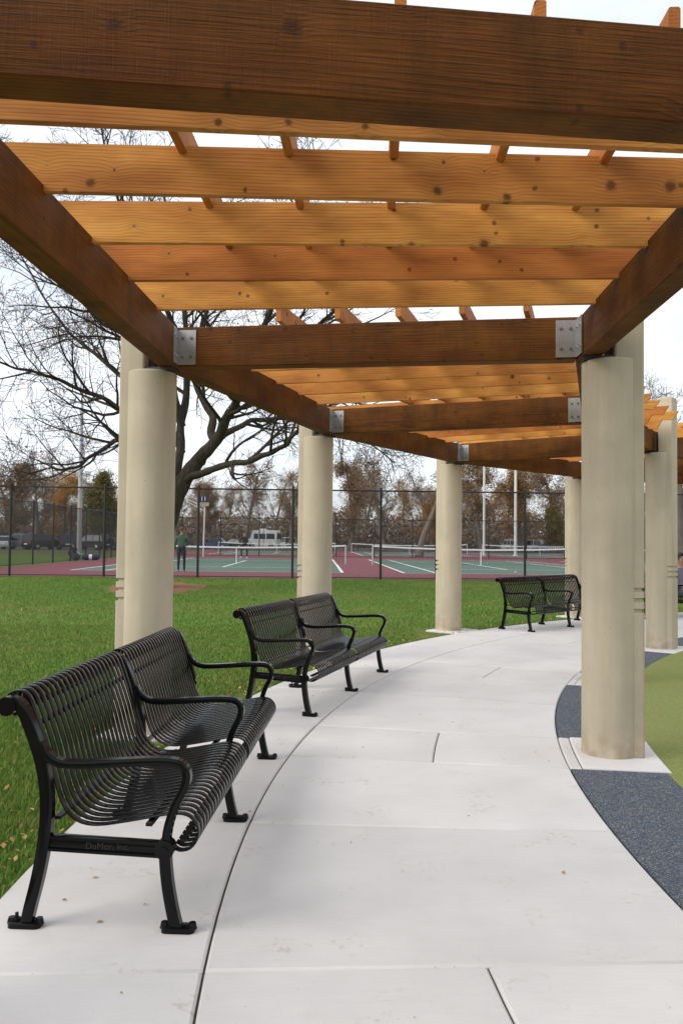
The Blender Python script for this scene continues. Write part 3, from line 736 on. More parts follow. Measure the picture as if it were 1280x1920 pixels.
pole('light_pole', 'right one of the two tall white floodlight poles near the far bench', 966, 82, .15, .11, 15, PWH)
y = 62; sp = empty('court_number_sign', (cx_(383, y), y, .15), 0, 'navy sign with a white 11 on a slim white pole behind the tennis net', 'sign')
m = MB(); m.tube([(-.03, 0, 0), (.03, 0, 3.75)], .055, 8); m.build('pole', PWH, sp, True)
m = MB(); m.tube([(0, 0, 3.45), (-1.35, 0, 4.15)], .035, 6); m.tube([(0, 0, 3.75), (-1.35, 0, 4.30)], .035, 6); m.build('brace', PWH, sp, True)
m = MB(); m.box(-.34, .34, -.04, .04, 3.80, 4.10); m.build('cream_panel', simple('cream_panel', (.40, .35, .22), .6), sp)
m = MB(); m.box(-.36, .36, -.08, .08, 4.10, 4.54); pb = m.build('number_board', simple('navy_board', (.02, .018, .06), .5), sp)
cu = bpy.data.curves.new('numeral', 'FONT'); cu.body = '11'; cu.size = .46; cu.extrude = .004; cu.align_x = 'CENTER'; cu.align_y = 'CENTER'
to = bpy.data.objects.new('numeral', cu); COL.objects.link(to); dg = bpy.context.evaluated_depsgraph_get(); nm_ = bpy.data.meshes.new_from_object(to.evaluated_get(dg)); bpy.data.objects.remove(to)
nm_.materials.clear(); nm_.materials.append(WHITE); link('numeral', nm_, pb, M=Matrix(((1, 0, 0, -.06), (0, 0, -1, -.084), (0, 1, 0, 4.33), (0, 0, 0, 1))))

# ------------------------------------------------------------------ trees
class Wood:
    """collects tapered twigs as 3..7 sided tubes"""
    def __init__(s): s.seg = {3: [], 4: [], 6: [], 9: []}; s.tips = []; s.poly = []
    def line(s, pts, rads):
        r = rads[0]; n = 9 if r > .12 else 6 if r > .04 else 4 if r > .014 else 3
        if r > .035: s.poly.append((pts, rads)); return
        for i in range(len(pts) - 1): s.seg[n].append((*pts[i], rads[i], *pts[i + 1], rads[i + 1]))
    def arrays(s, which=None):
        Vs, Fs = [], []; base = 0
        for n, L in s.seg.items():
            if not L or (which and n not in which): continue
            A = np.array(L); p0, q0, p1, q1 = A[:, :3], A[:, 3], A[:, 4:7], A[:, 7]
            d = p1 - p0; d /= np.linalg.norm(d, axis=1)[:, None] + 1e-9
            ref = np.where(np.abs(d[:, 2:3]) < .9, [[0, 0, 1.]], [[1., 0, 0]]); a = np.cross(d, ref); a /= np.linalg.norm(a, axis=1)[:, None] + 1e-9; b = np.cross(d, a)
            t = np.arange(n) * 2 * np.pi / n; off = a[:, None] * np.cos(t)[None, :, None] + b[:, None] * np.sin(t)[None, :, None]
            V = np.concatenate([p0[:, None] - d[:, None] * q0[:, None, None] * .15 + off * q0[:, None, None], p1[:, None] + off * q1[:, None, None]], 1)
            m = len(A); k = np.arange(n); kk = (k + 1) % n
            F = np.stack([k, kk, kk + n, k + n], 1)[None] + (np.arange(m) * 2 * n)[:, None, None]
            Vs.append(V.reshape(-1, 3)); Fs.append(F.reshape(-1, 4) + base); base += m * 2 * n
        for pts, rads in s.poly:
            pts = np.array(pts); m = len(pts); n = 10; ref = np.array([.3, .1, 1.]); V = []
            if rads[0] > .09:      # finer rings with a little swelling, so that thick limbs bend smoothly
                t = np.linspace(0, m - 1, (m - 1) * 3 + 1); P0 = np.concatenate([2 * pts[:1] - pts[1:2], pts, 2 * pts[-1:] - pts[-2:-1]]); out = []
                for q in t:
                    i = min(int(q), m - 2); u = q - i; a, b, c, d = P0[i:i + 4]
                    out.append(.5 * (2 * b + (c - a) * u + (2 * a - 5 * b + 4 * c - d) * u * u + (3 * b - a - 3 * c + d) * u ** 3))
                rads = list(np.interp(t, range(m), rads) * (1 + .05 * np.sin(t * 4.1 + pts[0][0]))); pts = np.array(out); m = len(pts)
            for i in range(m):
                d = pts[min(i + 1, m - 1)] - pts[max(i - 1, 0)]; d = d / np.linalg.norm(d); a = ref - d * ref.dot(d); a /= np.linalg.norm(a); ref = a; b = np.cross(d, a)
                th = np.arange(n) * 2 * np.pi / n; V.append(pts[i] + (a[None] * np.cos(th)[:, None] + b[None] * np.sin(th)[:, None]) * rads[i] * (1 + .06 * np.cos(3 * th + i * .3))[:, None])
            k = np.arange(n); F = np.concatenate([np.stack([k, (k + 1) % n, (k + 1) % n + n, k + n], 1) + j * n for j in range(m - 1)])
            Vs.append(np.concatenate(V)); Fs.append(F + base); base += m * n
        return np.concatenate(Vs), np.concatenate(Fs)
def rperp(d, rng):
    v = rng.normal(size=3); v -= d * v.dot(d); return v / (np.linalg.norm(v) + 1e-9)
def grow(W, p, d, L, r, lev, rng, cfg):
    """one branch with side branches; returns nothing"""
    ns = cfg['seg'][lev]; pts = [np.array(p, float)]; rs = [r]; d = np.array(d, float); d /= np.linalg.norm(d)
    for i in range(ns):
        d = d + rng.normal(size=3) * cfg['wig'] + np.array([0, 0, cfg['up'][lev]]); d /= np.linalg.norm(d)
        pts.append(pts[-1] + d * L / ns); rs.append(max(r * (1 - .8 * (i + 1) / ns), cfg['rmin']))
    W.line(pts, rs); branch_off(W, pts, rs, L, lev, rng, cfg)
def branch_off(W, pts, rs, L, lev, rng, cfg, nmul=1.0, t0=.2):
    if lev + 1 >= len(cfg['n']) + 0:
        W.tips.append(pts[-1]); W.tips.append(pts[len(pts) // 2]); return
    n = max(1, int(cfg['n'][lev + 1] * nmul * rng.uniform(.8, 1.2))); k = len(pts) - 1
    for j in range(n):
        t = t0 + (1 - t0) * (j + rng.uniform(.1, .9)) / n; s = t * k; i = min(int(s), k - 1); q = s - i
        p = pts[i] + (pts[i + 1] - pts[i]) * q; d = pts[i + 1] - pts[i]; d = d / (np.linalg.norm(d) + 1e-9)
        ang = R(rng.uniform(*cfg['ang'])); dd = d * math.cos(ang) + rperp(d, rng) * math.sin(ang)
        l = L * cfg['len'] * rng.uniform(.55, 1.15) * (1 - .45 * t); rr = min(rs[i] * .62, l * .022 + .003)
        grow(W, p, dd, max(l, cfg['lmin']), max(rr, cfg['rmin']), lev + 1, rng, cfg)
def leaves(points, n, size, spread, rng):
    P = np.array(points)[rng.integers(0, len(points), n)] + rng.normal(size=(n, 3)) * spread
    a = rng.normal(size=(n, 3)); a /= np.linalg.norm(a, axis=1)[:, None]; b = np.cross(a, rng.normal(size=(n, 3))); b /= np.linalg.norm(b, axis=1)[:, None]
    s = size * rng.uniform(.6, 1.3, (n, 1)); V = np.stack([P - a * s, P + b * s * .5, P + a * s, P - b * s * .5], 1).reshape(-1, 3)
    return V, np.arange(n * 4).reshape(n, 4)

# the big bare tree on the lawn: main limbs laid out one by one
G = {
 'trunk': ([(-5.2, 23.4, -0.08), (-5.18, 23.4, 0.33), (-5.11, 23.4, 1.0), (-4.96, 23.4, 1.84), (-4.73, 23.3, 2.51), (-4.43, 23.25, 3.12), (-4.04, 23.2, 3.66)], .34, .21),
 'A': ([(-4.04, 23.2, 3.66), (-3.71, 23.0, 3.97), (-3.35, 22.8, 4.4), (-3.08, 22.4, 4.89), (-2.8, 22.0, 5.47), (-2.42, 21.5, 6.23), (-1.96, 21.0, 7.08), (-1.53, 20.5, 8.03), (-1.12, 20.0, 9.2), (-0.72, 19.5, 10.17)], .20, .025),
 'B': ([(-4.73, 23.3, 2.51), (-4.69, 23.5, 3.44), (-4.7, 23.9, 4.71), (-4.59, 24.2, 6.02), (-4.64, 24.5, 7.36), (-4.83, 24.8, 8.73), (-5.14, 25.0, 10.27), (-5.56, 25.3, 11.88), (-5.8, 25.5, 13.31)], .16, .025),
 'B2': ([(-3.5, 22.9, 4.14), (-3.65, 23.3, 4.88), (-4.09, 23.6, 5.6), (-4.35, 23.9, 6.2), (-4.27, 24.2, 7.29), (-4.02, 24.5, 8.49), (-3.81, 24.8, 10.21), (-3.7, 25.0, 11.77)], .13, .025),
 'C': ([(-4.42, 23.2, 3.04), (-3.94, 22.7, 3.23), (-3.46, 22.2, 3.34), (-2.81, 21.6, 3.46), (-2.05, 21.0, 3.6), (-1.56, 20.5, 3.74), (-1.26, 20.2, 3.97), (-1.02, 19.9, 4.26), (-0.53, 19.6, 4.57), (0.1, 19.2, 4.71), (0.83, 18.8, 4.58)], .12, .015),
 'C2': ([(-3.39, 22.8, 4.25), (-3.03, 23.2, 4.56), (-2.63, 23.8, 4.91), (-1.93, 24.4, 5.06), (-1.16, 25.0, 5.13), (-.19, 25.5, 4.98), (.82, 26.0, 4.55), (1.69, 26.4, 3.96)], .10, .016),
 'D': ([(-4.81, 23.4, 2.74), (-5.12, 23.2, 4.01), (-5.57, 22.8, 4.7), (-6.09, 22.3, 4.98), (-6.75, 21.6, 5.29), (-7.23, 21.0, 5.49), (-7.77, 20.4, 5.6), (-8.31, 19.9, 5.69), (-8.86, 19.4, 5.66)], .11, .015),
 'D2': ([(-4.59, 23.7, 3.92), (-5.14, 23.9, 5.02), (-5.84, 24.2, 5.69), (-6.74, 24.6, 6.39), (-7.52, 25.0, 7.05), (-8.11, 25.3, 7.5), (-8.89, 25.7, 8.28), (-9.64, 26.0, 9.29), (-10.38, 26.3, 10.5), (-11.22, 26.6, 11.65)], .10, .016),
 'D3': ([(-4.66, 23.9, 4.71), (-4.96, 23.7, 6.07), (-5.52, 23.4, 6.85), (-6.26, 23.0, 7.25), (-6.82, 22.6, 7.58), (-7.29, 22.2, 8.08), (-7.6, 21.8, 8.67), (-7.91, 21.4, 9.53), (-8.06, 21.0, 10.49)], .12, .02),
 'E': ([(-4.87, 23.4, 2.59), (-5.22, 23.0, 3.54), (-5.65, 22.6, 4.05), (-6.07, 22.2, 4.1), (-6.41, 21.8, 3.74), (-6.79, 21.4, 3.32), (-7.18, 21.0, 3.18), (-7.64, 20.7, 3.1), (-8.05, 20.4, 2.87)], .10, .014),
 'F': ([(-4.57, 24.2, 6.33), (-4.97, 23.6, 7.75), (-5.47, 23.0, 8.8), (-5.93, 22.4, 9.93), (-6.26, 21.9, 11.19), (-6.45, 21.5, 12.29)], .10, .02),
 'Gx': ([(-2.8, 22.0, 5.47), (-2.07, 22.3, 6.12), (-1.23, 22.7, 6.95), (-.36, 23.0, 7.79), (.39, 23.4, 8.99), (.85, 23.8, 10.38)], .11, .02),
}
rng = np.random.default_rng(5)
hero = empty('bare_tree', (-5.24, 23.4, .1), 0, 'big leafless dark tree with spreading limbs on the lawn behind the first left column', 'tree')
HL = Vector((-5.24, 23.4, .1)); hl = np.array(HL)
cfg = dict(seg=[8, 7, 6, 4, 3], n=[0, 11, 7, 5, 0], ang=(28, 75), len=.46, lmin=.35, rmin=.0045, wig=.16, up=[0, .05, .04, .02, 0], )
cfg['n'] = [0, 11, 6, 5, 2]; cfg['seg'] = [8, 8, 6, 4, 2]; cfg['rmin'] = .0052; cfg['lmin'] = .35; cfg['len'] = .58; cfg['wig'] = .12; cfg['ang'] = (25, 62)
Wt, Wc = Wood(), Wood()
for kname, (pts, ra, rb) in G.items():
    pts = [np.array(p) - hl for p in pts]
    # bend the straight guide a little and resample
    Q = []
    for i in range(len(pts) - 1):
        for q in (0, .5): Q.append(pts[i] + (pts[i + 1] - pts[i]) * q + (rng.normal(size=3) * .035 if (q and kname != 'trunk') else 0))
    Q.append(pts[-1]); rs = [ra + (rb - ra) * (i / (len(Q) - 1)) ** (.8 if kname != 'trunk' else 1) for i in range(len(Q))]
    if kname == 'trunk': rs[0] *= 1.6; rs[1] *= 1.3; rs[2] *= 1.12
    Wt.line(Q, rs)
    if kname != 'trunk':
        L = sum(np.linalg.norm(pts[i + 1] - pts[i]) for i in range(len(pts) - 1))
        branch_off(Wc, Q, rs, min(L, 7) * .85, 0, rng, cfg, 1.5, .22)
V, F = Wt.arrays(); link('trunk', npmesh('trunk', V, F, [BARK], smooth=True), hero)
V, F = Wc.arrays(); link('crown', npmesh('crown', V, F, [BARK]), hero)
V, F = leaves(Wc.tips, 1500, .045, .05, rng)
link('clinging_leaves', npmesh('clinging_leaves', V, F, [LF_ORANGE]), hero)
V_, F_ = [], []; nr, na = 7, 48
for a_ in range(nr + 1):
    for b_ in range(na):
        t = 2 * math.pi * b_ / na; q_ = a_ / nr; e_ = 1 + .10 * math.sin(5 * t) + .07 * math.cos(9 * t + 1)
        x, y = -5.25 + 1.4 * q_ * e_ * math.cos(t), 23.6 + 1.9 * q_ * e_ * math.sin(t)
        V_.append((x, y, float(gz(x, y)) + (.05 * (1 - q_ ** 2) + rng.uniform(-.008, .012) if a_ < nr else -.01)))
for a_ in range(nr):
    for b_ in range(na): F_.append((a_ * na + b_, a_ * na + (b_ + 1) % na, (a_ + 1) * na + (b_ + 1) % na, (a_ + 1) * na + b_))
tag(link('mulch_ring', npmesh('mulch_ring', V_, F_, [MULCH], smooth=True)), kind='structure')

def make_tree(seed, H, spread, kind, leafn, leafmat, lsize=.16, first=.28, cfgo=None):
    rng = np.random.default_rng(seed); Wt, Wc = Wood(), Wood()
    cfg = dict(seg=[8, 6, 5, 3], n=[0, 17, 9, 7], ang=(25, 66), len=.52, lmin=.6, rmin=.016, wig=.13, up=[.02, .07, .04, .02, 0]); cfg.update(cfgo or {})
    d = np.array([rng.normal() * .06, rng.normal() * .06, 1.]); pts = [np.zeros(3)]; rs = [H * .024]
    for i in range(9):
        d = d + np.array([*(rng.normal(size=2) * .09), .05]); d /= np.linalg.norm(d); pts.append(pts[-1] + d * H * .85 / 9); rs.append(H * .024 * (1 - .85 * (i + 1) / 9) + .015)
    rs[0] *= 1.5; Wt.line(pts, rs)
    branch_off(Wc, pts, rs, H * spread, 0, rng, cfg, 1.0, first)
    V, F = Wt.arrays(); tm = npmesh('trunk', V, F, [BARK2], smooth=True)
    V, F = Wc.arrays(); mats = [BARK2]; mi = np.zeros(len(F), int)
    if leafn:
        v2, f2 = leaves(Wc.tips, leafn, lsize, .42, rng); F = np.concatenate([F, f2 + len(V)]); V = np.concatenate([V, v2]); mats = [BARK2, leafmat]; mi = np.concatenate([mi, np.ones(len(f2), int)])
    return tm, npmesh('crown', V, F, mats, mi)
TV = {
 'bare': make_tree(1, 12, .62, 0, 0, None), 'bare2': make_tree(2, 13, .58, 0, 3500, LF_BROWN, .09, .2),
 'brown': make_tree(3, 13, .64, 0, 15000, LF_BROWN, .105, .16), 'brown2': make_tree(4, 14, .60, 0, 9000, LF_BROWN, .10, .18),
 'orange': make_tree(5, 12, .62, 0, 15000, LF_ORANGE, .105, .16), 'green': make_tree(6, 9.0, .62, 0, 26000, LF_GREEN, .13, .14),
 'fine': make_tree(9, 12, .55, 0, 0, None, .1, .3, dict(n=[0, 11, 7, 5, 2], seg=[8, 6, 5, 3, 2], rmin=.008)),
 'slender': make_tree(8, 12, .42, 0, 0, None, .1, .42, dict(n=[0, 9, 6, 4], rmin=.02))}
def tree(kind, px, y, s, rz_, lab, group='trees beyond the tennis courts'):
    t = empty('tree', (cx_(px, y), y, .14), R(rz_), lab, 'tree', group); t.scale = (s, s, s)
    link('trunk', TV[kind][0], t); link('crown', TV[kind][1], t)
tree('fine', 1283, 40, .92, 40, 'bare grey tree rising at the right edge behind the farthest beige column')
tree('slender', 786, 72, .98, 200, 'slender bare forked tree between the second and third left columns')
tree('bare2', 462, 110, 1.0, 10, 'brown tree with a thick dark trunk behind the man in black')
tree('green', 190, 100, .98, 0, 'rounded olive green tree turning orange, behind the thick grey pole')
tree('orange', 120, 104, .80, 70, 'orange leaved tree at the left of the rounded olive tree')
tree('brown', 20, 112, .95, 150, 'brown leaved tree at the far left edge above the silver car')
tree('bare', 68, 108, 1.05, 100, 'leafless tree rising behind the grey estate car')
tree('brown2', 545, 118, .90, 300, 'brown tree above the white bus')
tree('brown', 655, 112, 1.0, 30, 'dense brown tree just right of the second left column')
tree('bare2', 720, 106, 1.05, 220, 'thin brown tree behind the gap between the nearer nets')
tree('orange', 810, 122, .75, 120, 'low orange tree at the left of the third left column')
tree('brown', 905, 112, 1.12, 260, 'tall brown tree behind the left one of the white poles')
tree('orange', 975, 116, 1.05, 320, 'tall rust brown tree behind the right one of the white poles')
tree('brown2', 1040, 112, 1.1, 80, 'brown tree above the far bench')
tree('green', 1052, 108, .62, 60, 'small olive tree behind the purple car at right')
tree('bare2', 330, 116, 1.0, 170, 'brown tree behind the navy number sign')
tree('brown', 395, 124, .82, 350, 'brown tree right of the navy number sign')
tree('bare2', 1225, 95, 1.0, 0, 'thin tree glimpsed between the right columns')
tree('orange', 1300, 80, .8, 0, 'orange brown tree at the right edge behind the silver car')
# the wood farther back reads as one mass
rng = np.random.default_rng(21); Vs, Fs, Ms = [], [], []; base = 0
def arr(me):
    v = np.empty(len(me.vertices) * 3, np.float32); me.vertices.foreach_get('co', v); f = np.empty(len(me.loops), np.int32); me.loops.foreach_get('vertex_index', f)
    mi = np.empty(len(me.polygons), np.int32); me.polygons.foreach_get('material_index', mi); return v.reshape(-1, 3), f.reshape(-1, 4), mi
FW = {k: (arr(TV[k][0]), arr(TV[k][1])) for k in ('brown', 'brown2', 'bare2', 'orange')}
slot = {'brown': 1, 'brown2': 1, 'bare2': 1, 'orange': 2}
for i in range(44):
    kd = ['brown', 'brown2', 'bare2', 'brown2', 'orange'][i % 5]; y = rng.uniform(150, 190); px = -120 + 1560 * (i + rng.uniform(0, .9)) / 44; s = rng.uniform(1.0, 1.4); a = rng.uniform(0, 6.28)
    for (v, f, mi) in FW[kd]:
        if len(f) > 9000:      # thin the far crowns out
            kp = rng.uniform(0, 1, len(f)) < .4; f, mi = f[kp], mi[kp]
        c, sn = math.cos(a), math.sin(a); v2 = np.stack([v[:, 0] * c - v[:, 1] * sn, v[:, 0] * sn + v[:, 1] * c, v[:, 2]], 1) * s + np.array([cx_(px, y), y, .1])
        Vs.append(v2); Fs.append(f + base); Ms.append(np.where(mi > 0, slot[kd], 0)); base += len(v)
# undergrowth and saplings along the wood's foot
n = 95000; q = np.stack([rng.uniform(-120, 100, n), rng.uniform(152, 200, n), 7 * rng.beta(1.0, 2.2, n) + .1], 1)
v, f = leaves(q, n, .38, .5, rng); Vs.append(v); Fs.append(f + base); Ms.append(np.where(rng.uniform(0, 1, n) < .6, 0, 1))
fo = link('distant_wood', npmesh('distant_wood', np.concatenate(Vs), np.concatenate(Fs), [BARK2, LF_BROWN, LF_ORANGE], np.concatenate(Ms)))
tag(fo, 'brown autumn wood in the distance behind the parked cars', 'woodland', kind='stuff')

# ------------------------------------------------------------------ grass blades and fallen leaves
def blades(n, x0, x1, y0, y1, hgt, wid, rng):
    P = np.stack([rng.uniform(x0, x1, n), rng.uniform(y0, y1, n)], 1)
    r = np.hypot(P[:, 0] - CX, P[:, 1] - CY); keep = r > R_OUT + .0 + rng.exponential(.012, n)
    ang = np.degrees(np.arctan2(P[:, 1] - CY, CX - P[:, 0]))
    for k in range(-1, KMAX + 1): keep &= ~((r < 16.43) & (np.abs(ang - ak(k)) < 1.02))
    keep &= (P[:, 1] < 28)
    keep &= ~(((P[:, 0] + 5.25) / 1.4) ** 2 + ((P[:, 1] - 23.6) / 1.9) ** 2 < 1)
    keep &= np.abs(P[:, 0]) < P[:, 1] * .7 + 1.6
    P = P[keep]; n = len(P); z = gz(P[:, 0], P[:, 1]); th = rng.uniform(0, 6.28, n); h = hgt * rng.uniform(.5, 1.25, n); w_ = wid * rng.uniform(.6, 1.3, n)
    lean = rng.normal(0, .45, (n, 2)) * h[:, None]
    c, s = np.cos(th) * w_ / 2, np.sin(th) * w_ / 2
    b0 = np.stack([P[:, 0] - c, P[:, 1] - s, z], 1); b1 = np.stack([P[:, 0] + c, P[:, 1] + s, z], 1)
    m0 = np.stack([P[:, 0] - c * .7 + lean[:, 0] * .4, P[:, 1] - s * .7 + lean[:, 1] * .4, z + h * .6], 1); m1 = np.stack([P[:, 0] + c * .7 + lean[:, 0] * .4, P[:, 1] + s * .7 + lean[:, 1] * .4, z + h * .6], 1)
    t0 = np.stack([P[:, 0] + lean[:, 0], P[:, 1] + lean[:, 1], z + h * .95], 1)
    V = np.stack([b0, b1, m1, m0, t0], 1).reshape(-1, 3); k = np.arange(n)[:, None] * 5
    F = np.concatenate([k + np.array([[0, 1, 2]]), k + np.array([[0, 2, 3]]), k + np.array([[3, 2, 4]])]); return V, F
rng = np.random.default_rng(3); Vs, Fs = [], []; base = 0
for args in ((190000, -6.5, -1.0, 2.4, 8, .042, .0045), (140000, -11, 1.2, 8, 14, .035, .007), (165000, -20, 13, 14, 28, .04, .012)):
    V, F = blades(*args, rng); Vs.append(V); Fs.append(F + base); base += len(V)
tag(link('lawn_grass', npmesh('lawn_grass', np.concatenate(Vs), np.concatenate(Fs), [BLADE])), 'short green lawn grass', 'grass', kind='stuff')
n = 900; P = np.stack([rng.uniform(-9, 7, n), 3 + 22 * rng.uniform(0, 1, n) ** 1.4], 1); r = np.hypot(P[:, 0] - CX, P[:, 1] - CY); near = np.exp(-np.abs(r - 15.9) / .5)
P = P[(r > R_OUT + .02) & (rng.uniform(0, 1, n) < .35 + near)]
e = np.concatenate([rng.uniform(-6, 60, 620)]); rr_ = R_OUT + np.abs(rng.normal(.05, .13, 620)); P = np.concatenate([P, np.stack([CX - rr_ * np.cos(np.radians(e)), CY + rr_ * np.sin(np.radians(e))], 1)])
z = gz(P[:, 0], P[:, 1]) + .035; q = np.column_stack([P, z]); V, F = [], []
for i, p in enumerate(q):
    a = rng.uniform(0, 6.28); s = rng.uniform(.010, .026); c, sn = math.cos(a) * s, math.sin(a) * s; t = rng.normal(0, .35) * s
    V += [(p[0] - c, p[1] - sn, p[2] - t), (p[0] + sn * .55, p[1] - c * .55, p[2] + .004), (p[0] + c, p[1] + sn, p[2] + t), (p[0] - sn * .55, p[1] + c * .55, p[2] + .002)]; F.append((4 * i, 4 * i + 1, 4 * i + 2, 4 * i + 3))
n0 = len(q); e = rng.uniform(-8, 50, 150); rr_ = np.where(rng.uniform(0, 1, 150) < .7, R_JOINT + rng.normal(.45, .3, 150), rng.uniform(13.1, 14.8, 150))
for i in range(150):
    x, y = pol(rr_[i], e[i]); a = rng.uniform(0, 6.28); s = rng.uniform(.004, .016); c, sn = math.cos(a) * s, math.sin(a) * s; k = 4 * (n0 + i)
    V += [(x - c, y - sn, .003), (x + sn * .5, y - c * .5, .007), (x + c, y + sn, .004), (x - sn * .5, y + c * .5, .005)]; F.append((k, k + 1, k + 2, k + 3))
tag(link('fallen_leaves', npmesh('fallen_leaves', V, F, [LF_FALL])), 'small dry fallen leaves scattered on lawn and path', 'leaves', kind='stuff')

# ------------------------------------------------------------------ people
SKIN = simple('skin', (.46, .27, .19), .6, 0, .06, 12); HAIR = simple('dark_hair', (.018, .013, .010), .6, 0, .3, 30)
SHOE_W = simple('white_shoe', (.7, .7, .7), .6); SHOE_D = simple('dark_shoe', (.03, .025, .022), .6)
def person(label, loc, rz_, J, cols, scale=1.0, hair=True, group=None):
    """J: joint name -> (pos, radius); one continuous skinned surface"""
    E_ = [('pelvis', 'belly'), ('belly', 'chest'), ('chest', 'neckb'), ('neckb', 'neck'), ('neck', 'jaw'), ('jaw', 'head'), ('head', 'crown')]
    for s in 'LR':
        E_ += [('chest', 'sh' + s), ('sh' + s, 'ua' + s), ('ua' + s, 'el' + s), ('el' + s, 'wr' + s), ('wr' + s, 'hand' + s), ('pelvis', 'hip' + s), ('hip' + s, 'th' + s), ('th' + s, 'kn' + s), ('kn' + s, 'sh2' + s), ('sh2' + s, 'an' + s), ('an' + s, 'ball' + s), ('ball' + s, 'toe' + s)]
        for fi in range(4):
            if f'f{fi}{s}' in J: E_.append(('hand' + s, f'f{fi}{s}'))
        if 'tm' + s in J: E_.append(('wr' + s, 'tm' + s))
    names = list(J); ix = {n_: i for i, n_ in enumerate(names)}
    me = bpy.data.meshes.new('body_rig'); me.from_pydata([J[n_][0] for n_ in names], [(ix[a], ix[b]) for a, b in E_], [])
    o = bpy.data.objects.new('body_rig', me); COL.objects.link(o); md = o.modifiers.new('skin', 'SKIN'); md.branch_smoothing = .6
    if not me.skin_vertices: me.attributes  # created with the modifier
    for i, n_ in enumerate(names):
        r = J[n_][1]; r = r if isinstance(r, tuple) else (r, r); sv = me.skin_vertices[0].data[i]; sv.radius = r; sv.use_root = (n_ == 'pelvis')
    ss = o.modifiers.new('sub', 'SUBSURF'); ss.levels = 2; ss.render_levels = 2
    dg = bpy.context.evaluated_depsgraph_get(); bm_ = bpy.data.meshes.new_from_object(o.evaluated_get(dg)); bpy.data.objects.remove(o)
    bm_.name = 'body'; bm_.materials.clear()
    order = ['skin', 'top', 'trousers', 'shoe']
    for k_ in order: bm_.materials.append(cols[k_])
    def part(a, b):
        t_ = a + b
        if 'toe' in t_ or 'ball' in t_: return 3
        if a in ('neckb', 'neck', 'jaw', 'head') and b in ('neck', 'jaw', 'head', 'crown'): return 0
        if a[:2] == 'wr' or a[:4] == 'hand': return 0
        if a[:3] in ('hip',) or a[:2] in ('th', 'kn') or a[:3] == 'sh2' or b[:3] == 'hip': return 2
        return 1
    segs = [(np.array(J[a][0]), np.array(J[b][0]), part(a, b)) for a, b in E_]
    C_ = np.empty(len(bm_.polygons) * 3); bm_.polygons.foreach_get('center', C_); C_ = C_.reshape(-1, 3); best = np.full(len(C_), 1e9); mi = np.zeros(len(C_), int)
    for a, b, p_ in segs:
        ab = b - a; t_ = np.clip(((C_ - a) @ ab) / (ab @ ab + 1e-9), 0, 1); d = np.linalg.norm(C_ - a - t_[:, None] * ab, axis=1); k_ = d < best; best[k_] = d[k_]; mi[k_] = p_
    bm_.polygons.foreach_set('material_index', mi); bm_.polygons.foreach_set('use_smooth', np.ones(len(mi), bool))
    root = empty('person', loc, rz_, label, 'person', group); root.scale = (scale,) * 3
    body = link('body', bm_, root)
    h = np.array(J['head'][0]); fwd = np.array([0, 1, 0])
    m = MB(); rings = []
    for k_ in range(8):   # hair cap: back and top of the skull, open at the face
        t_ = k_ / 7 * 1.9; ring = []
        for q_ in np.linspace(0, 2 * math.pi, 16, False):
            rr_ = .098 * math.sin(min(t_, 1.57)) if t_ < 1.57 else .098 * (1 - .1 * (t_ - 1.57))
            y_ = math.sin(q_); lim = 1.0 if y_ < .35 else max(.42, 1 - (y_ - .35) * 1.0)
            tt = t_ * lim; ring.append((h[0] + .088 * math.sin(tt) * math.cos(q_), h[1] - .008 + .112 * math.sin(tt) * math.sin(q_), h[2] + .035 + .105 * math.cos(tt)))
        rings.append(ring)
    m.loft(rings); link('hair', m.mesh('hair', cols.get('hair', HAIR), True), body)
    m = MB(); m.loft([[(h[0] - .010, h[1] + .085, h[2] + .02), (h[0] + .010, h[1] + .085, h[2] + .02), (h[0] + .006, h[1] + .088, h[2] + .025)], [(h[0] - .017, h[1] + .100, h[2] - .03), (h[0] + .017, h[1] + .100, h[2] - .03), (h[0], h[1] + .116, h[2] - .022)]]); link('nose', m.mesh('nose', cols['skin'], True), body)
    for s in (-1, 1):
        m = MB(); m.ball((h[0] + s * .033, h[1] + .087, h[2] + .022), .012, 8, 6, sc=(1.3, .5, .8)); link('eye', m.mesh('eye', HAIR, True), body)
        m = MB(); m.ball((h[0] + s * .082, h[1] + .0, h[2] + .005), .03, 8, 6, sc=(.4, .7, 1.1)); link('ear', m.mesh('ear', cols['skin'], True), body)
    m = MB(); m.ball((h[0], h[1] + .092, h[2] - .062), .022, 8, 6, sc=(1.1, .4, .3)); link('mouth', m.mesh('mouth', simple('lips', (.30, .10, .09), .5) if 'lips' not in bpy.data.materials else bpy.data.materials['lips'], True), body)
    return root
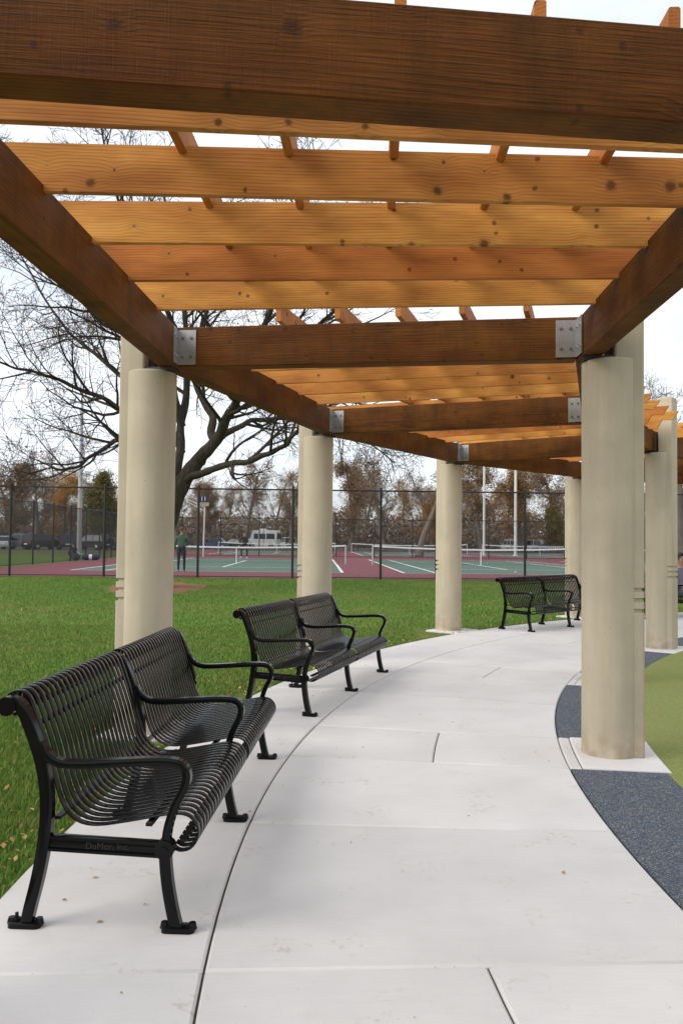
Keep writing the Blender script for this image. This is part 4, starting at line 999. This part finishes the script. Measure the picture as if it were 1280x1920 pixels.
def stand(armL, armR, spread=.11, stepL=0, stepR=0):
    J = {'pelvis': ((0, 0, .96), (.15, .11)), 'belly': ((0, 0, 1.10), (.15, .11)), 'chest': ((0, .0, 1.32), (.165, .115)), 'neckb': ((0, -.01, 1.46), (.075, .07)), 'neck': ((0, 0, 1.52), .052), 'jaw': ((0, .02, 1.58), (.06, .066)), 'head': ((0, .015, 1.655), (.078, .093)), 'crown': ((0, 0, 1.72), (.06, .07))}
    for s, x, arm, st in (('L', -1, armL, stepL), ('R', 1, armR, stepR)):
        J['sh' + s] = ((x * .165, 0, 1.40), .072); el, wr, hd = arm
        J['ua' + s] = (tuple((np.array((x * .20, 0, 1.33)) * .5 + np.array(el) * .5)), .055); J['el' + s] = (el, .045); J['wr' + s] = (wr, .030); J['hand' + s] = (hd, (.030, .022))
        hv = np.array(hd) - np.array(wr); hv = hv / np.linalg.norm(hv); sd_ = np.cross(hv, [0, 1, 0]); sd_ = sd_ / (np.linalg.norm(sd_) + 1e-6)
        for fi in range(4): J[f'f{fi}{s}'] = (tuple(np.array(hd) + hv * (.07 + .015 * (fi in (1, 2))) + sd_ * (fi - 1.5) * .019 + np.array([0, .02, 0])), .009)
        J['tm' + s] = (tuple(np.array(wr) + hv * .06 + np.array([0, .045, 0])), .010)
        J['hip' + s] = ((x * .09, 0, .91), .10); J['th' + s] = ((x * (spread * .5 + .05), st * .25, .72), .088); J['kn' + s] = ((x * spread, st * .5 + .01, .50), .062); J['sh2' + s] = ((x * spread * 1.02, st * .75, .33), .056); J['an' + s] = ((x * spread * 1.05, st, .09), .042); J['ball' + s] = ((x * spread * 1.15, st + .12, .04), .042); J['toe' + s] = ((x * spread * 1.2, st + .20, .035), .030)
    return J
gx, gy = -6.35, 33.0
person('man in green sweater and dark trousers, seen from behind, beside the first left column', (gx, gy, .154), R(8), stand(((-.27, .02, 1.10), (-.24, .15, .88), (-.23, .18, .80)), ((.26, .05, 1.10), (.17, .26, 1.02), (.12, .33, 1.0))),
       dict(skin=simple('tan_skin', (.34, .19, .12), .6, 0, .06, 12), top=simple('green_sweater', (.055, .14, .085), .9, 0, .2, 12), trousers=simple('dark_jeans', (.018, .02, .035), .9, 0, .25, 14), shoe=SHOE_W, hair=simple('short_brown_hair', (.10, .055, .035), .8)))
bx, by_ = -6.75, 57.8
person('man in black clothes and white shoes standing behind the nearer left net, racket in hand', (bx, by_, .154), R(170), stand(((-.28, .08, 1.14), (-.12, .28, 1.02), (-.06, .34, 1.0)), ((.28, .06, 1.12), (.16, .27, .98), (.10, .34, .95)), .2, .05, -.05),
       dict(skin=SKIN, top=simple('black_top', (.014, .013, .015), .9, 0, .2, 12), trousers=simple('black_trousers', (.012, .012, .014), .9, 0, .2, 12), shoe=SHOE_W), 1.05)
m = MB(); tk = empty('tennis_racket', (bx + .0, by_ - .42, 1.15), R(60), 'tennis racket held by the man in black on the court', 'racket')
m.tube([(0, 0, 0), (.30, 0, -.12)], .016, 8); m.build('handle', BLACK, tk, True)
m = MB(); m.tube([(.30, 0, -.12)] + [(.46 + .17 * -math.cos(t), .13 * math.sin(t), -.19 + .07 * math.cos(t)) for t in np.linspace(0, 2 * math.pi, 18)], .011, 6); m.build('head_frame', simple('racket_frame', (.5, .5, .48), .4), tk, True)
m = MB()
for i in range(-4, 5): m.box(.46 - .15, .46 + .15, i * .026 - .001, i * .026 + .001, -.191, -.189)
m.build('strings', WHITE, tk)
# seated woman
S = {'pelvis': ((0, .20, .50), (.16, .13)), 'belly': ((0, .17, .66), (.16, .13)), 'chest': ((0, .12, .86), (.17, .125)), 'neckb': ((0, .10, 1.0), (.075, .07)), 'neck': ((0, .11, 1.06), .052), 'jaw': ((0, .14, 1.115), (.06, .068)), 'head': ((0, .135, 1.19), (.078, .094)), 'crown': ((0, .12, 1.26), (.06, .07))}
for s, x in (('L', -1), ('R', 1)):
    S['sh' + s] = ((x * .17, .12, .935), .074); S['ua' + s] = ((x * .24, .11, .82), .058); S['el' + s] = ((x * .27, .14, .69), .048); S['wr' + s] = ((x * .13, .36, .62), .032); S['hand' + s] = ((x * .07, .42, .61), (.032, .022))
    for fi in range(4): S[f'f{fi}{s}'] = ((x * (.02 - .004 * fi), .44 + .017 * fi - .03, .600 - .004 * fi), .009)
    S['tm' + s] = ((x * .06, .37, .64), .010)
    S['hip' + s] = ((x * .09, .24, .49), .105); S['th' + s] = ((x * .12, .42, .50), .09); S['kn' + s] = ((x * .14, .66, .50), .066); S['sh2' + s] = ((x * .14, .68, .32), .057); S['an' + s] = ((x * .14, .66, .09), .040); S['ball' + s] = ((x * .15, .78, .04), .040); S['toe' + s] = ((x * .155, .86, .035), .030)
th = 60.4; fo_ = pol(15.535, th)
person('seated dark haired woman in lavender grey jacket on the farthest bench', (fo_[0] + .29, fo_[1] + .14, -.04), R(-(108 + th)), S, dict(skin=SKIN, top=simple('lavender_grey_jacket', (.16, .15, .19), .9, 0, .2, 10), trousers=simple('slate_trousers', (.10, .11, .125), .9, 0, .2, 10), shoe=SHOE_D))
# crouching person by the side fence and bags
K = {'pelvis': ((0, 0, .26), (.15, .13)), 'belly': ((0, .05, .40), (.14, .12)), 'chest': ((0, .12, .58), (.16, .12)), 'neckb': ((0, .17, .70), (.07, .065)), 'neck': ((0, .19, .75), .05), 'jaw': ((0, .225, .80), (.06, .066)), 'head': ((0, .225, .875), (.078, .093)), 'crown': ((0, .21, .94), (.06, .07))}
for s, x in (('L', -1), ('R', 1)):
    K['sh' + s] = ((x * .16, .13, .64), .07); K['ua' + s] = ((x * .21, .19, .53), .055); K['el' + s] = ((x * .21, .28, .42), .045); K['wr' + s] = ((x * .12, .46, .36), .03); K['hand' + s] = ((x * .09, .52, .34), (.03, .022))
    for fi in range(4): K[f'f{fi}{s}'] = ((x * (.065 + .018 * fi), .585, .315), .009)
    K['tm' + s] = ((x * .05, .51, .37), .010)
    K['hip' + s] = ((x * .09, .04, .25), .10); K['th' + s] = ((x * .13, .20, .34), .085); K['kn' + s] = ((x * .15, .38, .44), .062); K['sh2' + s] = ((x * .15, .30, .26), .055); K['an' + s] = ((x * .15, .17, .08), .042); K['ball' + s] = ((x * .155, .29, .04), .042); K['toe' + s] = ((x * .16, .37, .035), .03)
px_, py_ = cx_(144, 48.5), 48.5
person('person in black crouching by the left side fence next to sports bags', (px_, py_, .154), R(60), K, dict(skin=SKIN, top=simple('black_jacket', (.012, .012, .016), .9), trousers=simple('navy_trousers', (.02, .03, .05), .9), shoe=SHOE_D), 1.08)
def bag(lab, loc, rz_, L, rr_, mat, stripe):
    t = empty('sports_bag', loc, rz_, lab, 'bag', 'sports bags by the court')
    m = MB(); m.loft([[(x, rr_ * f_ * math.cos(q_), rr_ * .9 + rr_ * .9 * f_ * math.sin(q_)) for q_ in np.linspace(0, 2 * math.pi, 12, False)] for x, f_ in ((-L / 2, .55), (-L / 2 + .05, .9), (0, 1), (L / 2 - .05, .9), (L / 2, .55))]); m.build('bag_body', mat, t, True)
    m = MB(); m.tube([(-.15, 0, rr_ * 1.75), (-.1, .02, rr_ * 2.2), (.1, .02, rr_ * 2.2), (.15, 0, rr_ * 1.75)], .014, 6); m.build('handle', BLACK, t, True)
    m = MB(); m.loft([[(x, 1.02 * rr_ * math.cos(q_), rr_ * .9 + .93 * rr_ * math.sin(q_)) for q_ in np.linspace(0, 2 * math.pi, 12, False)] for x in (-.09, .09)]); m.build('stripe', stripe, t, True)
NAVY = simple('navy_cloth', (.025, .03, .08), .8, 0, .2, 10)
bag('navy and white sports bag lying right of the crouching person', (cx_(172, 48.8), 48.8, .154), R(10), .95, .19, NAVY, WHITE)
bag('dark blue backpack standing in front of the crouching person', (cx_(144, 47.6), 47.6, .154), R(100), .5, .24, simple('slate_cloth', (.035, .05, .065), .8), BLACK)
m = MB(); m.ball((0, 0, .034), .045, 10, 8); tb = m.build('tennis_ball', simple('ball_felt', (.6, .65, .25), .9), loc=(7.45, 35.4, .156), smooth=True); tag(tb, 'yellow tennis ball lying on the green court near the fence, left of the far bench', 'ball')
